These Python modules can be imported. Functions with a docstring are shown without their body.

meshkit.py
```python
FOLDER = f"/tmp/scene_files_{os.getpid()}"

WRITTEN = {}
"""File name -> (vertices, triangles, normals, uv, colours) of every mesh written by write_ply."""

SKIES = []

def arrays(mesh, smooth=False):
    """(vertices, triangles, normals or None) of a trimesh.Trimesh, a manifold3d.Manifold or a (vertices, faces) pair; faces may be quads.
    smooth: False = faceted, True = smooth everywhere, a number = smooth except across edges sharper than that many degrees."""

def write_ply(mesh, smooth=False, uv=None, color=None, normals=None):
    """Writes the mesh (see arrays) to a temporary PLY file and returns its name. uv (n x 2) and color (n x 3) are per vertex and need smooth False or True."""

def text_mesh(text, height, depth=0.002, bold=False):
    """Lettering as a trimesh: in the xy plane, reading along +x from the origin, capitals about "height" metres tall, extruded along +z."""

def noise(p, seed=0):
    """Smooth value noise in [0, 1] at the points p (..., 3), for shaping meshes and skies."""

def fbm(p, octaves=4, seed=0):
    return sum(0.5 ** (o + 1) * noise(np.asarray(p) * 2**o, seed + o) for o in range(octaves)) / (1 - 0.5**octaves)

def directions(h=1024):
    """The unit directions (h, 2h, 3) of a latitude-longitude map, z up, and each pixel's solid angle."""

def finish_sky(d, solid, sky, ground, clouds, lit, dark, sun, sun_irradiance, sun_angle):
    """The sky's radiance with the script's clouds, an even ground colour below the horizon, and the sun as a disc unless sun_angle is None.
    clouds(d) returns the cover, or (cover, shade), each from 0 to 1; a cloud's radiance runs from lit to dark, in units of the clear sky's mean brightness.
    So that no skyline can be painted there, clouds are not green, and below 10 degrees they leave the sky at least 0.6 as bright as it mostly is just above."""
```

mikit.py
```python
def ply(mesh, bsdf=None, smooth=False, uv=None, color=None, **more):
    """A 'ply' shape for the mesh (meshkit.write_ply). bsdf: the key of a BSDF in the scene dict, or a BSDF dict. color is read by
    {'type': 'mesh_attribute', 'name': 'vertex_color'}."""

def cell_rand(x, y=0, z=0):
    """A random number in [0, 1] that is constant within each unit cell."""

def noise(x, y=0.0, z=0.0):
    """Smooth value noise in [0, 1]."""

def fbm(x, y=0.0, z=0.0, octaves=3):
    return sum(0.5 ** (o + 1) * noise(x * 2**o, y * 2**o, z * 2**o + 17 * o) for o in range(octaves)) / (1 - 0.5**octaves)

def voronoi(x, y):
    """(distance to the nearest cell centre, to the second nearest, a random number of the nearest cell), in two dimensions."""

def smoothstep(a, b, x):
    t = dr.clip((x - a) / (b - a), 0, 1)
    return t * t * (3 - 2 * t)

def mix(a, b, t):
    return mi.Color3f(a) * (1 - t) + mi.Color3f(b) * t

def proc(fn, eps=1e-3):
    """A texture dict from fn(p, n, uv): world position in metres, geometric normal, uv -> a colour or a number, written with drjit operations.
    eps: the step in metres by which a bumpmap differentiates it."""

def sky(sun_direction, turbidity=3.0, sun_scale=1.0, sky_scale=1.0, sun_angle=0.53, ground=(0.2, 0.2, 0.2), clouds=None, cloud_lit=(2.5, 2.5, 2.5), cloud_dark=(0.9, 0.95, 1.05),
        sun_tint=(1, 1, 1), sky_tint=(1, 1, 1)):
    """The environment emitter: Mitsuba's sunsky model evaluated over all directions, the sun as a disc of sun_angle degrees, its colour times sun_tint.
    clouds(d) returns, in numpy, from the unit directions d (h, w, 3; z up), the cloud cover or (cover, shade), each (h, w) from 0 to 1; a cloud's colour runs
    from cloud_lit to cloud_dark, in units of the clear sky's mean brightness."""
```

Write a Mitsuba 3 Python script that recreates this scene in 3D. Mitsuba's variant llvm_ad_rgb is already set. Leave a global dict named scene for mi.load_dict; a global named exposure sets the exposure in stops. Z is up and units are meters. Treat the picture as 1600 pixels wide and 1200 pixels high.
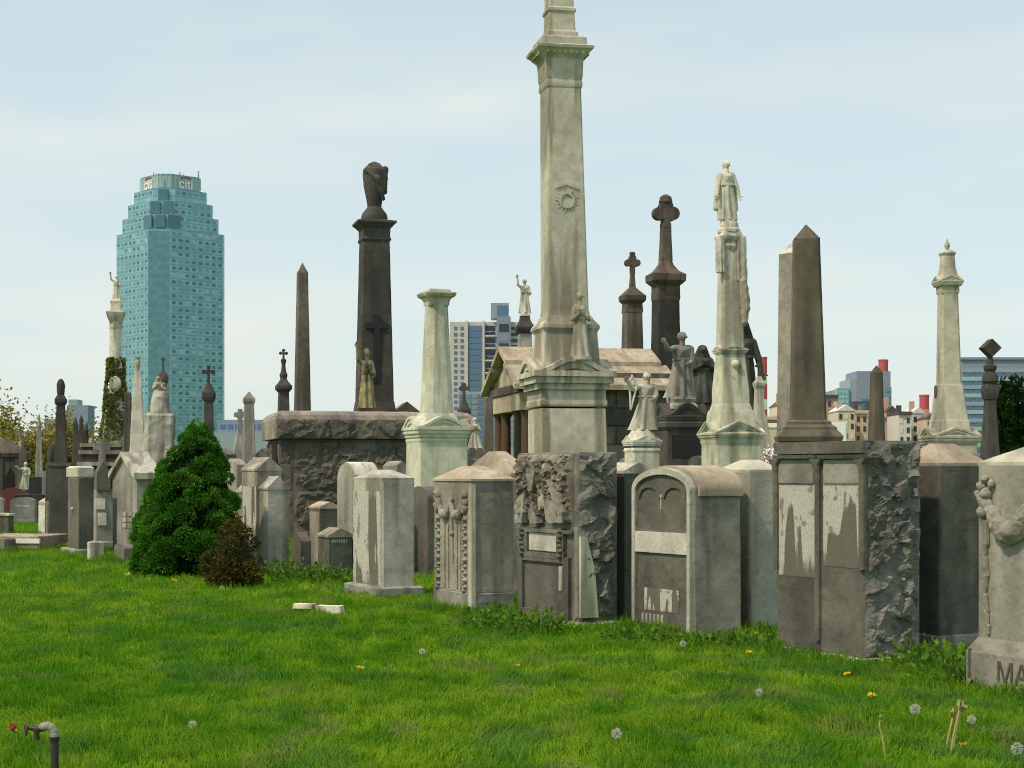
import math, random
import numpy as np
import trimesh, manifold3d as m3
import drjit as dr
import mitsuba as mi
import mikit, meshkit
from mikit import noise, fbm, smoothstep, mix, cell_rand, proc
from shapely.geometry import Polygon

T = mi.ScalarTransform4f
scene, labels = {}, {}
random.seed(7)
rng = np.random.default_rng(7)

# ------------------------------------------------------------------ camera, sky, exposure
FPX, EYE, HZ = 2600.0, 1.5, 740.0        # focal length in photo pixels, eye height, horizon row of the photo
scene['camera'] = {'type': 'perspective', 'fov': math.degrees(2 * math.atan(800 / FPX)), 'fov_axis': 'x',
                   'near_clip': 0.1, 'far_clip': 20000.0, 'principal_point_offset_y': -(HZ - 600) / 1200,
                   'to_world': T().look_at(origin=[0, 0, EYE], target=[0, 10, EYE], up=[0, 0, 1])}


def clouds(d):
    q = np.stack([d[..., 0] * 2.2, d[..., 1] * 2.2, d[..., 2] * 9], -1) / (0.35 + np.abs(d[..., 2:3]))
    n = meshkit.fbm(q * 1.1 + 3.1, 5, seed=4)
    wisp = np.clip((n - 0.45) * 2.4, 0, 1)
    el, az = np.degrees(np.arcsin(d[..., 2])), np.degrees(np.arctan2(d[..., 0], d[..., 1]))
    streak = np.exp(-((el - 10.8 - (az + 17) * .11) / .55) ** 2) * np.clip((az + 60) / 30, 0, 1) * np.clip((8 - az) / 12, 0, 1)
    low = np.exp(-np.maximum(el, 0) / 7.0)
    return np.clip(0.54 + 0.32 * wisp + .28 * low + .09 * streak, 0, .95), np.clip(.12 * (1 - wisp) + .8 * low, 0, 1)


scene['sky'] = mikit.sky([-0.70, -0.52, 1.12], turbidity=3.5, sun_scale=0.48, sky_scale=1.0, sun_angle=2.5, ground=(0.12, 0.14, 0.08),
                         clouds=clouds, cloud_lit=(1.92, 2.04, 1.88), cloud_dark=(1.72, 1.76, 1.60), sun_tint=(1.0, 0.965, 0.90), sky_tint=(1.0, 1.10, 1.0))
exposure = 2.22


# ------------------------------------------------------------------ helpers: pixels of the photo to metres, naming
def gd(row):
    return FPX * EYE / (row - HZ)


def PX(px, d):
    return (px - 800.0) * d / FPX


def PZ(py, d):
    return EYE + (HZ - py) * d / FPX


def numbered(k):
    if k not in used:
        used.add(k)
        return k
    i = 1
    while f'{k}_{i:03d}' in used:
        i += 1
    k = f'{k}_{i:03d}'
    used.add(k)
    return k


used = set()


def thing(name, label, cat, group=None):
    k = numbered(name)
    labels[k] = {'label': label, 'category': cat}
    if group:
        labels[k]['group'] = group
    return k


def part(parent, name, mesh, mat, smooth=30, label=None, uv=None, kind=None):
    k = numbered(parent + '__' + name)
    scene[k] = mikit.ply(mesh, mat, smooth=smooth, uv=uv)
    if label or kind:
        labels[k] = {}
        if label:
            labels[k]['label'] = label
        if kind:
            labels[k]['kind'] = kind
    return k


def single(name, label, cat, mesh, mat, smooth=30, group=None, kind=None):
    k = numbered(name)
    scene[k] = mikit.ply(mesh, mat, smooth=smooth)
    labels[k] = {'label': label}
    if kind:
        labels[k]['kind'] = kind
    if cat:
        labels[k]['category'] = cat
    if group:
        labels[k]['group'] = group
    return k


def structure(name, mesh, mat, label, smooth=False):
    scene[name] = mikit.ply(mesh, mat, smooth=smooth)
    used.add(name)
    labels[name] = {'label': label, 'kind': 'structure'}


def tri(m):
    if isinstance(m, m3.Manifold):
        a = m.to_mesh()
        return trimesh.Trimesh(np.array(a.vert_properties[:, :3], float), np.array(a.tri_verts, int), process=False)
    return m


class Frame:
    """A local frame: x to the right along the front, y into depth, z up; (x, y) origin in the world and an angle in degrees."""

    def __init__(s, x, y, ang, z=0.0):
        s.o = np.array([x, y, z])
        c, n = math.cos(math.radians(ang)), math.sin(math.radians(ang))
        s.R = np.array([[c, -n, 0], [n, c, 0], [0, 0, 1.0]])

    def __call__(s, m):
        m = tri(m).copy()
        m.vertices = m.vertices @ s.R.T + s.o
        return m


def join(*ms):
    return trimesh.util.concatenate([tri(m) for m in ms])


# ------------------------------------------------------------------ helpers: shapes
def box(x0, x1, y0, y1, z0, z1):
    return m3.Manifold.cube([x1 - x0, y1 - y0, z1 - z0]).translate([x0, y0, z0])


def ball(p, r, n=10):
    return m3.Manifold.sphere(r, n).translate(list(map(float, p)))


def limb(p, q, r1, r2, n=10):
    return m3.Manifold.batch_hull([ball(p, r1, n), ball(q, r2, n)])


def rod(p, q, r, n=8):
    p, q = np.array(p, float), np.array(q, float)
    return trimesh.creation.cylinder(radius=r, segment=[p, q], sections=n)


def extr(pts, y0, y1):
    """Polygon in the x-z plane, extruded from y0 to y1."""
    a = np.array(pts, float)
    s = 0.5 * np.sum(a[:, 0] * np.roll(a[:, 1], -1) - np.roll(a[:, 0], -1) * a[:, 1])
    if s < 0:
        a = a[::-1]
    return m3.CrossSection([a.tolist()]).extrude(y1 - y0).rotate([90, 0, 0]).translate([0, y1, 0])


def extr_x(pts, x0, x1):
    """Polygon in the y-z plane, extruded from x0 to x1."""
    a = np.array(pts, float)
    s = 0.5 * np.sum(a[:, 0] * np.roll(a[:, 1], -1) - np.roll(a[:, 0], -1) * a[:, 1])
    if s < 0:
        a = a[::-1]
    return m3.CrossSection([a.tolist()]).extrude(x1 - x0).rotate([90, 0, 0]).rotate([0, 0, 90]).translate([x0, 0, 0])


def loft(secs, bev=0.02):
    """secs: (z, hx, hy) half sizes, or (z, x0, x1, y0, y1); corners chamfered by bev."""
    rings = []
    for s in secs:
        z, x0, x1, y0, y1 = (s[0], -s[1], s[1], -s[2], s[2]) if len(s) == 3 else s
        b = min(bev, 0.3 * (x1 - x0), 0.3 * (y1 - y0))
        rings.append([[x0 + b, y0, z], [x1 - b, y0, z], [x1, y0 + b, z], [x1, y1 - b, z], [x1 - b, y1, z], [x0 + b, y1, z], [x0, y1 - b, z], [x0, y0 + b, z]])
    v = np.array(rings).reshape(-1, 3)
    n, f = 8, []
    for i in range(len(rings) - 1):
        for j in range(n):
            a, b, c, d = i * n + j, i * n + (j + 1) % n, (i + 1) * n + (j + 1) % n, (i + 1) * n + j
            f += [[a, b, c], [a, c, d]]
    top = (len(rings) - 1) * n
    for j in range(1, n - 1):
        f += [[0, j + 1, j], [top, top + j, top + j + 1]]
    return trimesh.Trimesh(v, f, process=False)


def lathe(pro, n=20):
    """pro: (z, r) upwards."""
    a = np.arange(n) * 2 * np.pi / n
    v = np.concatenate([np.stack([r * np.cos(a), r * np.sin(a), np.full(n, z)], 1) for z, r in pro])
    f = []
    for i in range(len(pro) - 1):
        for j in range(n):
            p, q, r, s = i * n + j, i * n + (j + 1) % n, (i + 1) * n + (j + 1) % n, (i + 1) * n + j
            f += [[p, q, r], [p, r, s]]
    top = (len(pro) - 1) * n
    for j in range(1, n - 1):
        f += [[0, j + 1, j], [top, top + j, top + j + 1]]
    return trimesh.Trimesh(v, f, process=False)


def rough(m, amp, freq, seed=0, edge=None):
    """Refine and displace with noise."""
    m = tri(m).copy()
    if edge:
        v, f = trimesh.remesh.subdivide_to_size(m.vertices, m.faces, edge, max_iter=12)
        m = trimesh.Trimesh(v, f, process=True)
        m.merge_vertices()
    n = m.vertex_normals
    k = (meshkit.fbm(m.vertices * freq, 4, seed) - 0.5) * 2 * amp
    m.vertices = m.vertices + n * k[:, None]
    return m


def chips(w, h, amp, cell, seed, step=0.025, slope=.42):
    """A rock-faced panel in the x-z plane (0..w, 0..h) facing -y: tilted chips that meet in sharp edges, level with y = 0 at its rim."""
    r = np.random.default_rng(seed)
    nx, nz = max(4, int(w / step)), max(4, int(h / step))
    gx, gz = np.meshgrid(np.linspace(0, w, nx + 1), np.linspace(0, h, nz + 1), indexing='ij')
    p = np.stack([gx.ravel(), gz.ravel()], 1)
    warp = np.stack([meshkit.fbm(np.c_[p * 6, np.zeros(len(p))], 3, seed), meshkit.fbm(np.c_[p * 6, np.ones(len(p)) * 9], 3, seed + 5)], 1) - 0.5
    q = p + warp * cell * .75
    k = max(6, int(w * h / cell ** 2))
    c = r.uniform(0, 1, (k, 2)) * [w, h]
    tilt, lev = r.normal(0, slope, (k, 2)), r.uniform(0.25, 1.0, k) * amp
    d2 = ((q[:, None] - c[None]) ** 2).sum(-1)
    i = d2.argmin(1)
    y = lev[i] + ((q - c[i]) * tilt[i]).sum(1)
    y += (meshkit.fbm(np.c_[p * 30, np.zeros(len(p))], 3, seed + 9) - 0.5) * 0.5 * amp
    rim = np.minimum(np.minimum(p[:, 0], w - p[:, 0]), np.minimum(p[:, 1], h - p[:, 1])) / 0.07
    y = np.clip(y, 0.05 * amp, 1.6 * amp) * np.clip(rim, 0, 1) ** 0.6
    v = np.stack([p[:, 0], -y, p[:, 1]], 1)
    a, b = np.meshgrid(np.arange(nx), np.arange(nz), indexing='ij')
    o = (a * (nz + 1) + b).ravel()
    f = np.vstack([np.stack([o, o + nz + 1, o + nz + 2], 1), np.stack([o, o + nz + 2, o + 1], 1)])
    return trimesh.Trimesh(v, f, process=False)


def sheet(pts, uvw):
    """One quad with uv, given 4 corners counter-clockwise seen from outside."""
    return trimesh.Trimesh(np.array(pts, float), [[0, 1, 2], [0, 2, 3]], process=False), np.array(uvw, float)


def bell(h, ze, zp, kind, n=14):
    x = np.linspace(h, -h, n)
    if kind == 'tri':
        z = ze + (zp - ze) * (1 - np.abs(x) / h)
    elif kind == 'arc':
        z = ze + (zp - ze) * np.sqrt(np.maximum(0, 1 - (x / h) ** 2))
    else:
        z = ze + (zp - ze) * (np.cos(np.pi * x / h) + 1) / 2
    return list(zip(x, z))


def cross_gable(h, z0, ze, zp, kind='ogee'):
    pts = [(-h, z0), (h, z0)] + bell(h, ze, zp, kind)
    a = extr(pts, -h, h)
    return a + a.rotate([0, 0, 90]).scale([0.998, 0.998, 1])


def gable_cornice(h, ze, zp, th, over, kind='ogee'):
    H = h + over
    up, lo = bell(H, ze, zp, kind), bell(H, ze - th, zp - th, kind)
    a = extr(up + lo[::-1], -H, H)
    return (a + a.rotate([0, 0, 90]).scale([0.998, 0.998, 1])) - box(-h * 0.6, h * 0.6, -h * 0.6, h * 0.6, ze - 3, ze - th - 0.001)


def star_cross(r, w, y0, y1, zc, foot, ring=False, flare=1.0):
    """A cross in the x-z plane: arm half length r, half width w, centre height zc, foot at height foot."""
    k = flare
    pts = [(-w, foot), (w, foot), (w, zc - w), (r, zc - w * k), (r, zc + w * k), (w, zc + w), (w * k, zc + r), (-w * k, zc + r), (-w, zc + w), (-r, zc + w * k), (-r, zc - w * k), (-w, zc - w)]
    a = extr(pts, y0, y1)
    if ring:
        c = m3.CrossSection.circle(r * 0.72, 28) - m3.CrossSection.circle(r * 0.5, 28)
        a = a + c.extrude((y1 - y0) * 0.7).rotate([90, 0, 0]).translate([0, y1 - (y1 - y0) * 0.15, zc])
    return a


def trefoil_cross(r, w, y0, y1, zc, foot):
    a = star_cross(r, w, y0, y1, zc, foot)
    for x, z in ((-r, 0), (r, 0), (0, r)):
        a = a + m3.CrossSection.circle(w * 1.75, 14).extrude(y1 - y0).rotate([90, 0, 0]).translate([x, y1, zc + z])
    return a


def leaf_cloud(pts, nrm, size, r, wide=0.5, spread=0.7):
    """Small folded leaves (two triangles) at pts, pointing along nrm with some spread."""
    n = len(pts)
    d = nrm + r.normal(0, spread, (n, 3))
    d /= np.linalg.norm(d, axis=1, keepdims=True)
    s = np.cross(d, r.normal(0, 1, (n, 3)))
    s /= np.linalg.norm(s, axis=1, keepdims=True)
    L = size * r.uniform(0.6, 1.3, (n, 1))
    v = np.stack([pts, pts + d * L * 0.5 + s * L * wide * 0.5, pts + d * L, pts + d * L * 0.5 - s * L * wide * 0.5], 1)
    f = np.arange(n)[:, None, None] * 4 + np.array([[0, 1, 2], [0, 2, 3]])[None]
    return trimesh.Trimesh(v.reshape(-1, 3), f.reshape(-1, 3), process=False)


# ------------------------------------------------------------------ materials
def principled(col, rough_=0.8, **k):
    return {'type': 'twosided', 'bsdf': {'type': 'principled', 'base_color': {'type': 'rgb', 'value': col}, 'roughness': rough_, 'specular': 0.3, **k}}


def stone(name, a, b, stain, amt, sc=2.0, lichen=None, bump=0.0, grain=0.6, streak=0.45):
    def fn(p, n, uv):
        big = fbm(p.x * sc, p.y * sc, p.z * sc, octaves=3)
        c = mix(a, b, smoothstep(0.3, 0.7, big))
        s = fbm((p.x + p.y * 0.35) * 5.5 + 7.3, p.y * 2.0, p.z * streak, octaves=3)
        mid = fbm(p.x * 9 + 1.7, p.y * 9, p.z * 6, octaves=2)
        c = mix(c, stain, smoothstep(0.46, 0.68, s) * amt * (.5 + mid))
        if lichen is not None:
            c = mix(c, lichen, smoothstep(0.50, 0.64, fbm(p.x * 5 + 3, p.y * 5, p.z * 4, octaves=2)) * 0.6)
        g = noise(p.x * 19, p.y * 19, p.z * 19) * .45 + noise(p.x * 46 + 9, p.y * 46, p.z * 46) * .55
        c = mix(c, stain, smoothstep(.62, .74, g) * .5 * grain)
        return c * (1 - grain * .55 + grain * 1.1 * g) * (.76 + .48 * mid)
    d = {'type': 'principled', 'base_color': proc(fn), 'roughness': 0.88, 'specular': 0.2}
    if bump:
        def hb(p, n, uv):
            return fbm(p.x * 24, p.y * 24, p.z * 24, octaves=2) + 0.5 * noise(p.x * 90, p.y * 90, p.z * 90)
        d = {'type': 'bumpmap', 'arbitrary': proc(hb, eps=2e-3), 'scale': bump, 'bsdf': d}
    scene[name] = {'type': 'twosided', 'bsdf': d}


stone('limestone_cream', (0.494, 0.476, 0.396), (0.402, 0.395, 0.330), (0.186, 0.172, 0.133), .8, 1.1, grain=.34)
stone('marble_green', (.575, .58, .475), (.47, .49, .395), (.20, .20, .145), .8, 1.3, grain=.34)
stone('marble_white', (0.595, 0.581, 0.505), (0.484, 0.474, 0.410), (0.205, 0.195, 0.158), .75, 3.0, grain=.4)
stone('granite_grey', (0.277, 0.274, 0.253), (0.212, 0.210, 0.194), (0.091, 0.089, 0.079), .75, 2.2, bump=.004)
stone('granite_pale', (0.435, 0.426, 0.376), (0.357, 0.352, 0.308), (0.144, 0.139, 0.118), .8, 2.0, bump=.004, streak=.25)
stone('granite_warm', (0.326, 0.306, 0.270), (0.244, 0.233, 0.209), (0.101, 0.093, 0.080), .7, 2.4, lichen=(0.225, 0.219, 0.177), bump=.005)
stone('granite_mossy', (0.141, 0.138, 0.121), (0.100, 0.099, 0.087), (0.060, 0.058, 0.050), .7, 2.4, lichen=(0.108, 0.113, 0.087), bump=.005)  # mossy granite; on two gap stones its darkness is put in for shade
stone('rock_face', (0.213, 0.211, 0.197), (0.128, 0.128, 0.120), (0.075, 0.072, 0.065), .6, 3.2, lichen=(0.159, 0.168, 0.137), bump=.016)
stone('stone_tan', (0.417, 0.365, 0.285), (0.334, 0.286, 0.223), (0.179, 0.146, 0.109), .5, 1.6)
stone('brownstone', (0.158, 0.142, 0.126), (0.110, 0.099, 0.089), (0.057, 0.051, 0.046), .6, 1.2)
stone('stone_dark', (0.084, 0.080, 0.076), (0.055, 0.053, 0.051), (0.039, 0.036, 0.035), .6, 1.3)
stone('stone_rust', (0.124, 0.102, 0.089), (0.086, 0.071, 0.064), (0.048, 0.041, 0.037), .6, 1.6)
stone('granite_brown', (0.128, 0.116, 0.092), (0.092, 0.085, 0.068), (0.048, 0.044, 0.034), .7, 1.4, grain=.34, bump=.003)
stone('granite_grey_far', (.36, .35, .32), (.27, .265, .245), (.13, .12, .11), .6, 2.2)
stone('vault_rock', (0.147, 0.132, 0.120), (0.096, 0.088, 0.081), (0.066, 0.059, 0.053), .4, 1.8)
stone('vault_lid', (0.266, 0.234, 0.208), (0.191, 0.168, 0.152), (0.095, 0.083, 0.076), .5, 1.8)
stone('statue_yellow', (.34, .30, .16), (.16, .145, .10), (.05, .045, .035), .9, 4.0)
stone('granite_black_shaft', (.05, .047, .046), (.035, .033, .033), (.02, .02, .02), .4, 1.0)
stone('carved_brown', (0.188, 0.159, 0.136), (0.119, 0.106, 0.093), (0.086, 0.076, 0.066), .4, 4.0, lichen=(0.265, 0.259, 0.220), bump=.004)
stone('stone_tan_dull', (.33, .28, .225), (.26, .225, .185), (.13, .11, .09), .5, 1.8)
stone('granite_bluish', (.20, .215, .22), (.15, .16, .165), (.09, .09, .09), .4, 2.0)
stone('plate_streaked', (.52, .50, .45), (.46, .445, .40), (.20, .19, .165), .8, 5.0, streak=.8)
scene['granite_black'] = principled((.02, .02, .022), .35)
scene['granite_red'] = principled((.10, .025, .022), .35)
scene['stain_black'] = principled((.085, .075, .06), .9)
scene['door_dark'] = principled((.012, .011, .010), .8)
scene['bronze_brown'] = principled((.095, .06, .042), .6)


def washed(p, n, uv):
    """Rain-washed inscription plates: pale where the water runs, with dark tongues of dirt rising under each letter line."""
    u, v = uv.x, uv.y
    fr_ = u - dr.floor(u)
    edge = dr.abs(fr_ - 0.5) * 2
    w1 = noise(u * 4.6 + 3.7, v * 1.1, 0.0)
    w2 = noise(u * 10.0, v * 2.0, 4.0)
    start = .15 + .95 * smoothstep(.36, .62, w1 * .7 + w2 * .3)
    start = start * (1 - .85 * smoothstep(.62, .82, edge)) + .07 * (noise(u * 30, v * 14) - .5)
    m = smoothstep(start - .13, start + .10, v * .98 + .10 * (fbm(u * 22, v * 22, 5.0, octaves=2) - .5))
    blot = smoothstep(.64, .74, fbm(u * 9, v * 9, 2.0, octaves=2))
    m = m * (1 - .7 * blot)
    g = 0.8 + 0.4 * noise(u * 70, v * 90)
    return mix((.125, .12, .10), (.41, .405, .37), m) * g


scene['plate_washed'] = {'type': 'twosided', 'bsdf': {'type': 'principled', 'base_color': proc(washed), 'roughness': .8, 'specular': .25}}


def grass_col(p, n, uv):
    a = fbm(p.x * .8 + 5, p.y * .45, 0.0, octaves=3)
    t = fbm(p.x * 5.5, p.y * 3.2, 0.0, octaves=2)
    b = noise(p.x * 45, p.y * 45, 0.0)
    c = mix((.100, .275, .015), (.250, .415, .028), smoothstep(.3, .7, a * .4 + t * .6))
    c = mix(c, (.30, .36, .10), smoothstep(.86, .98, b) * .6)
    c = mix(c, (.31, .30, .13), smoothstep(.70, .77, fbm(p.x * 3.3 + 40, p.y * 1.9, 0.0, octaves=2)) * .4)
    c = mix(c, (.10, .25, .05), smoothstep(.58, .70, fbm(p.x * 2.1 + 11, p.y * 1.6, 3.0, octaves=2)) * .6)
    return mix(c, (.035, .13, .009), smoothstep(.42, .05, b) * .75)


scene['grass_blade'] = {'type': 'principledthin', 'base_color': proc(grass_col), 'roughness': .65, 'diff_trans': .95, 'spec_trans': 0.0}


def soil_col(p, n, uv):
    return grass_col(p, n, uv) * (0.45 + 0.55 * fbm(p.x * 7, p.y * 7, 0.0, octaves=3)) * mi.Color3f(1.0, .92, .9)


scene['turf'] = {'type': 'twosided', 'bsdf': {'type': 'diffuse', 'reflectance': proc(soil_col)}}


def leafmat(name, a, b, sc, dt=.5):
    def fn(p, n, uv):
        return mix(a, b, fbm(p.x * sc, p.y * sc, p.z * sc, octaves=2)) * (.7 + .6 * noise(p.x * 60, p.y * 60, p.z * 60)) * (.5 + noise(p.x * 9, p.y * 9, p.z * 9))
    scene[name] = {'type': 'principledthin', 'base_color': proc(fn), 'roughness': .6, 'diff_trans': dt, 'spec_trans': 0.0}


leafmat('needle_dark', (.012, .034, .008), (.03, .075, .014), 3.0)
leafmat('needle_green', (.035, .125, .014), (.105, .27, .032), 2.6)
leafmat('leaf_bronze', (.04, .075, .018), (.15, .09, .035), 5.5)
leafmat('leaf_yellow', (.20, .19, .05), (.34, .30, .09), .8)
leafmat('leaf_ivy', (.08, .12, .03), (.24, .25, .08), 5.0)
scene['core_shade_green'] = principled((.010, .018, .006), .95)
scene['stem_green'] = principled((.12, .17, .05), .6)
scene['stalk_dry'] = principled((.34, .30, .12), .7)
scene['brick_red'] = principled((.20, .05, .03), .8)
scene['iron_pipe'] = principled((.035, .037, .033), .6)
scene['iron_pale'] = principled((.24, .25, .22), .6)
scene['tap_brass'] = principled((.045, .038, .034), .5)
scene['dandelion_yellow'] = principled((.80, .62, .04), .6)
scene['dandelion_seed'] = {'type': 'principledthin', 'base_color': {'type': 'rgb', 'value': [.62, .62, .55]}, 'roughness': .7, 'diff_trans': 1.0, 'spec_trans': 0.0}
scene['petal_orange'] = principled((.55, .22, .08), .6)
leafmat('weed_leaf', (.07, .17, .02), (.13, .25, .035), 5.0)
scene['bark'] = principled((.08, .06, .045), .9)


# ------------------------------------------------------------------ the ground and the land beyond
def land(x, y):
    r = np.hypot(x, y)
    z = -26 * np.clip((r - 95) / 240, 0, 1) ** 1.3
    return z + (meshkit.fbm(np.stack([x / 3.0, y / 3.0, 0 * x], -1), 3, 2) - 0.5) * 0.04 * (r < 80)


ys = np.r_[np.linspace(-30, 4, 12), np.linspace(5, 45, 90), np.geomspace(47, 2600, 60)]
xs = np.r_[-np.geomspace(2600, 22, 50), np.linspace(-20, 20, 90), np.geomspace(22, 2600, 50)]
gx, gy = np.meshgrid(xs, ys, indexing='ij')
gv = np.stack([gx, gy, land(gx, gy)], -1).reshape(-1, 3)
a, b = np.meshgrid(np.arange(len(xs) - 1), np.arange(len(ys) - 1), indexing='ij')
o = (a * len(ys) + b).ravel()
structure('ground', trimesh.Trimesh(gv, np.vstack([np.stack([o, o + len(ys), o + len(ys) + 1], 1), np.stack([o, o + len(ys) + 1, o + 1], 1)]), process=False), 'turf',
          'green cemetery ground sloping away to the city', smooth=True)


def grass(n, d0, d1, h, w, r, xl=None, xr=None):
    d = np.sqrt(r.uniform(d0 ** 2, d1 ** 2, n))
    lo, hi = (-0.34, 0.34) if xl is None else (xl, xr)
    x = r.uniform(lo, hi, n) * d + r.uniform(-.2, .2, n)
    q = np.stack([x * 1.7, d * 1.7, 0 * d], -1)
    tuft = .45 * meshkit.fbm(q, 2, 11) + .55 * np.clip((meshkit.fbm(q * 3.1, 2, 12) - .5) * 2.2 + .5, 0, 1)
    hh = h * r.uniform(.55, 1.25, n) * (.35 + 1.4 * tuft)
    az = r.uniform(0, 2 * np.pi, n)
    flow = meshkit.noise(q * .8, 31) * 4 * np.pi
    lean = np.stack([np.cos(az) * .5 + np.cos(flow) * .35, np.sin(az) * .5 + np.sin(flow) * .35], 1) * r.uniform(.3, 1.3, (n, 1))
    base = np.stack([x, d, land(x, d) - .01], 1)
    t = r.uniform(0, np.pi, n)
    s = np.stack([np.cos(t), np.sin(t), 0 * t], 1) * (w * r.uniform(.7, 1.3, n) / 2)[:, None]
    mid = base + np.c_[lean * hh[:, None] * .35, hh * .6]
    tip = base + np.c_[lean * hh[:, None] * 1.0, hh]
    v = np.stack([base - s, base + s, mid + s * .8, mid - s * .8, tip], 1)
    f = np.arange(n)[:, None, None] * 5 + np.array([[0, 1, 2], [0, 2, 3], [3, 2, 4]])[None]
    return trimesh.Trimesh(v.reshape(-1, 3), f.reshape(-1, 3), process=False)


r_ = np.random.default_rng(21)
lawn = join(grass(120000, 7.8, 12.2, .068, .0075, r_), grass(180000, 12, 20.5, .068, .010, r_), grass(150000, 20, 38, .075, .012, r_), grass(30000, 36, 66, .09, .02, r_, -.32, -.2))
single('lawn_grass', 'thick green spring grass of the lawn in front of the tombstones', 'grass', lawn, 'grass_blade', smooth=False, kind='stuff')


# ------------------------------------------------------------------ far city
def glass(name, col, rough_=.25, metal=.35, var=0.0, sc=.28, spec=.6):
    def fn(p, n, uv):
        return mi.Color3f(col) * (1 - var / 2 + var * cell_rand(dr.floor(p.x * sc), dr.floor(p.y * sc), dr.floor(p.z * sc)))
    scene[name] = {'type': 'twosided', 'bsdf': {'type': 'principled', 'base_color': proc(fn) if var else {'type': 'rgb', 'value': col}, 'roughness': rough_, 'metallic': metal, 'specular': spec}}


glass('glass_teal', (.20, .40, .46), .3, .3, .3)
glass('glass_teal_dark', (.07, .17, .21), .25, .3)
glass('glass_teal_pale', (.30, .48, .48), .3, .2)
glass('glass_teal_mid', (.135, .29, .34), .25, .3)
glass('glass_bay_shade', (.095, .225, .28), .25, .3, .3, .45)
glass('glass_blue', (.10, .18, .30), .2, .3)
glass('glass_night', (.03, .04, .07), .2, .2)
scene['crown_steel'] = principled((.30, .40, .43), .5)
scene['city_concrete'] = principled((.50, .47, .46), .9)
scene['city_blue'] = principled((.21, .255, .36), .8)
scene['city_steel'] = principled((.27, .33, .40), .5)
scene['city_pale'] = principled((.55, .53, .52), .85)
scene['city_brick'] = principled((.42, .28, .23), .9)
scene['city_cream'] = principled((.52, .45, .36), .9)
scene['city_pink'] = principled((.47, .38, .36), .9)
scene['city_tan'] = principled((.50, .38, .28), .9)
scene['city_dark'] = principled((.07, .065, .075), .8)
scene['paint_white'] = principled((.78, .78, .76), .6)
scene['paint_red'] = principled((.46, .09, .11), .7)


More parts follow.
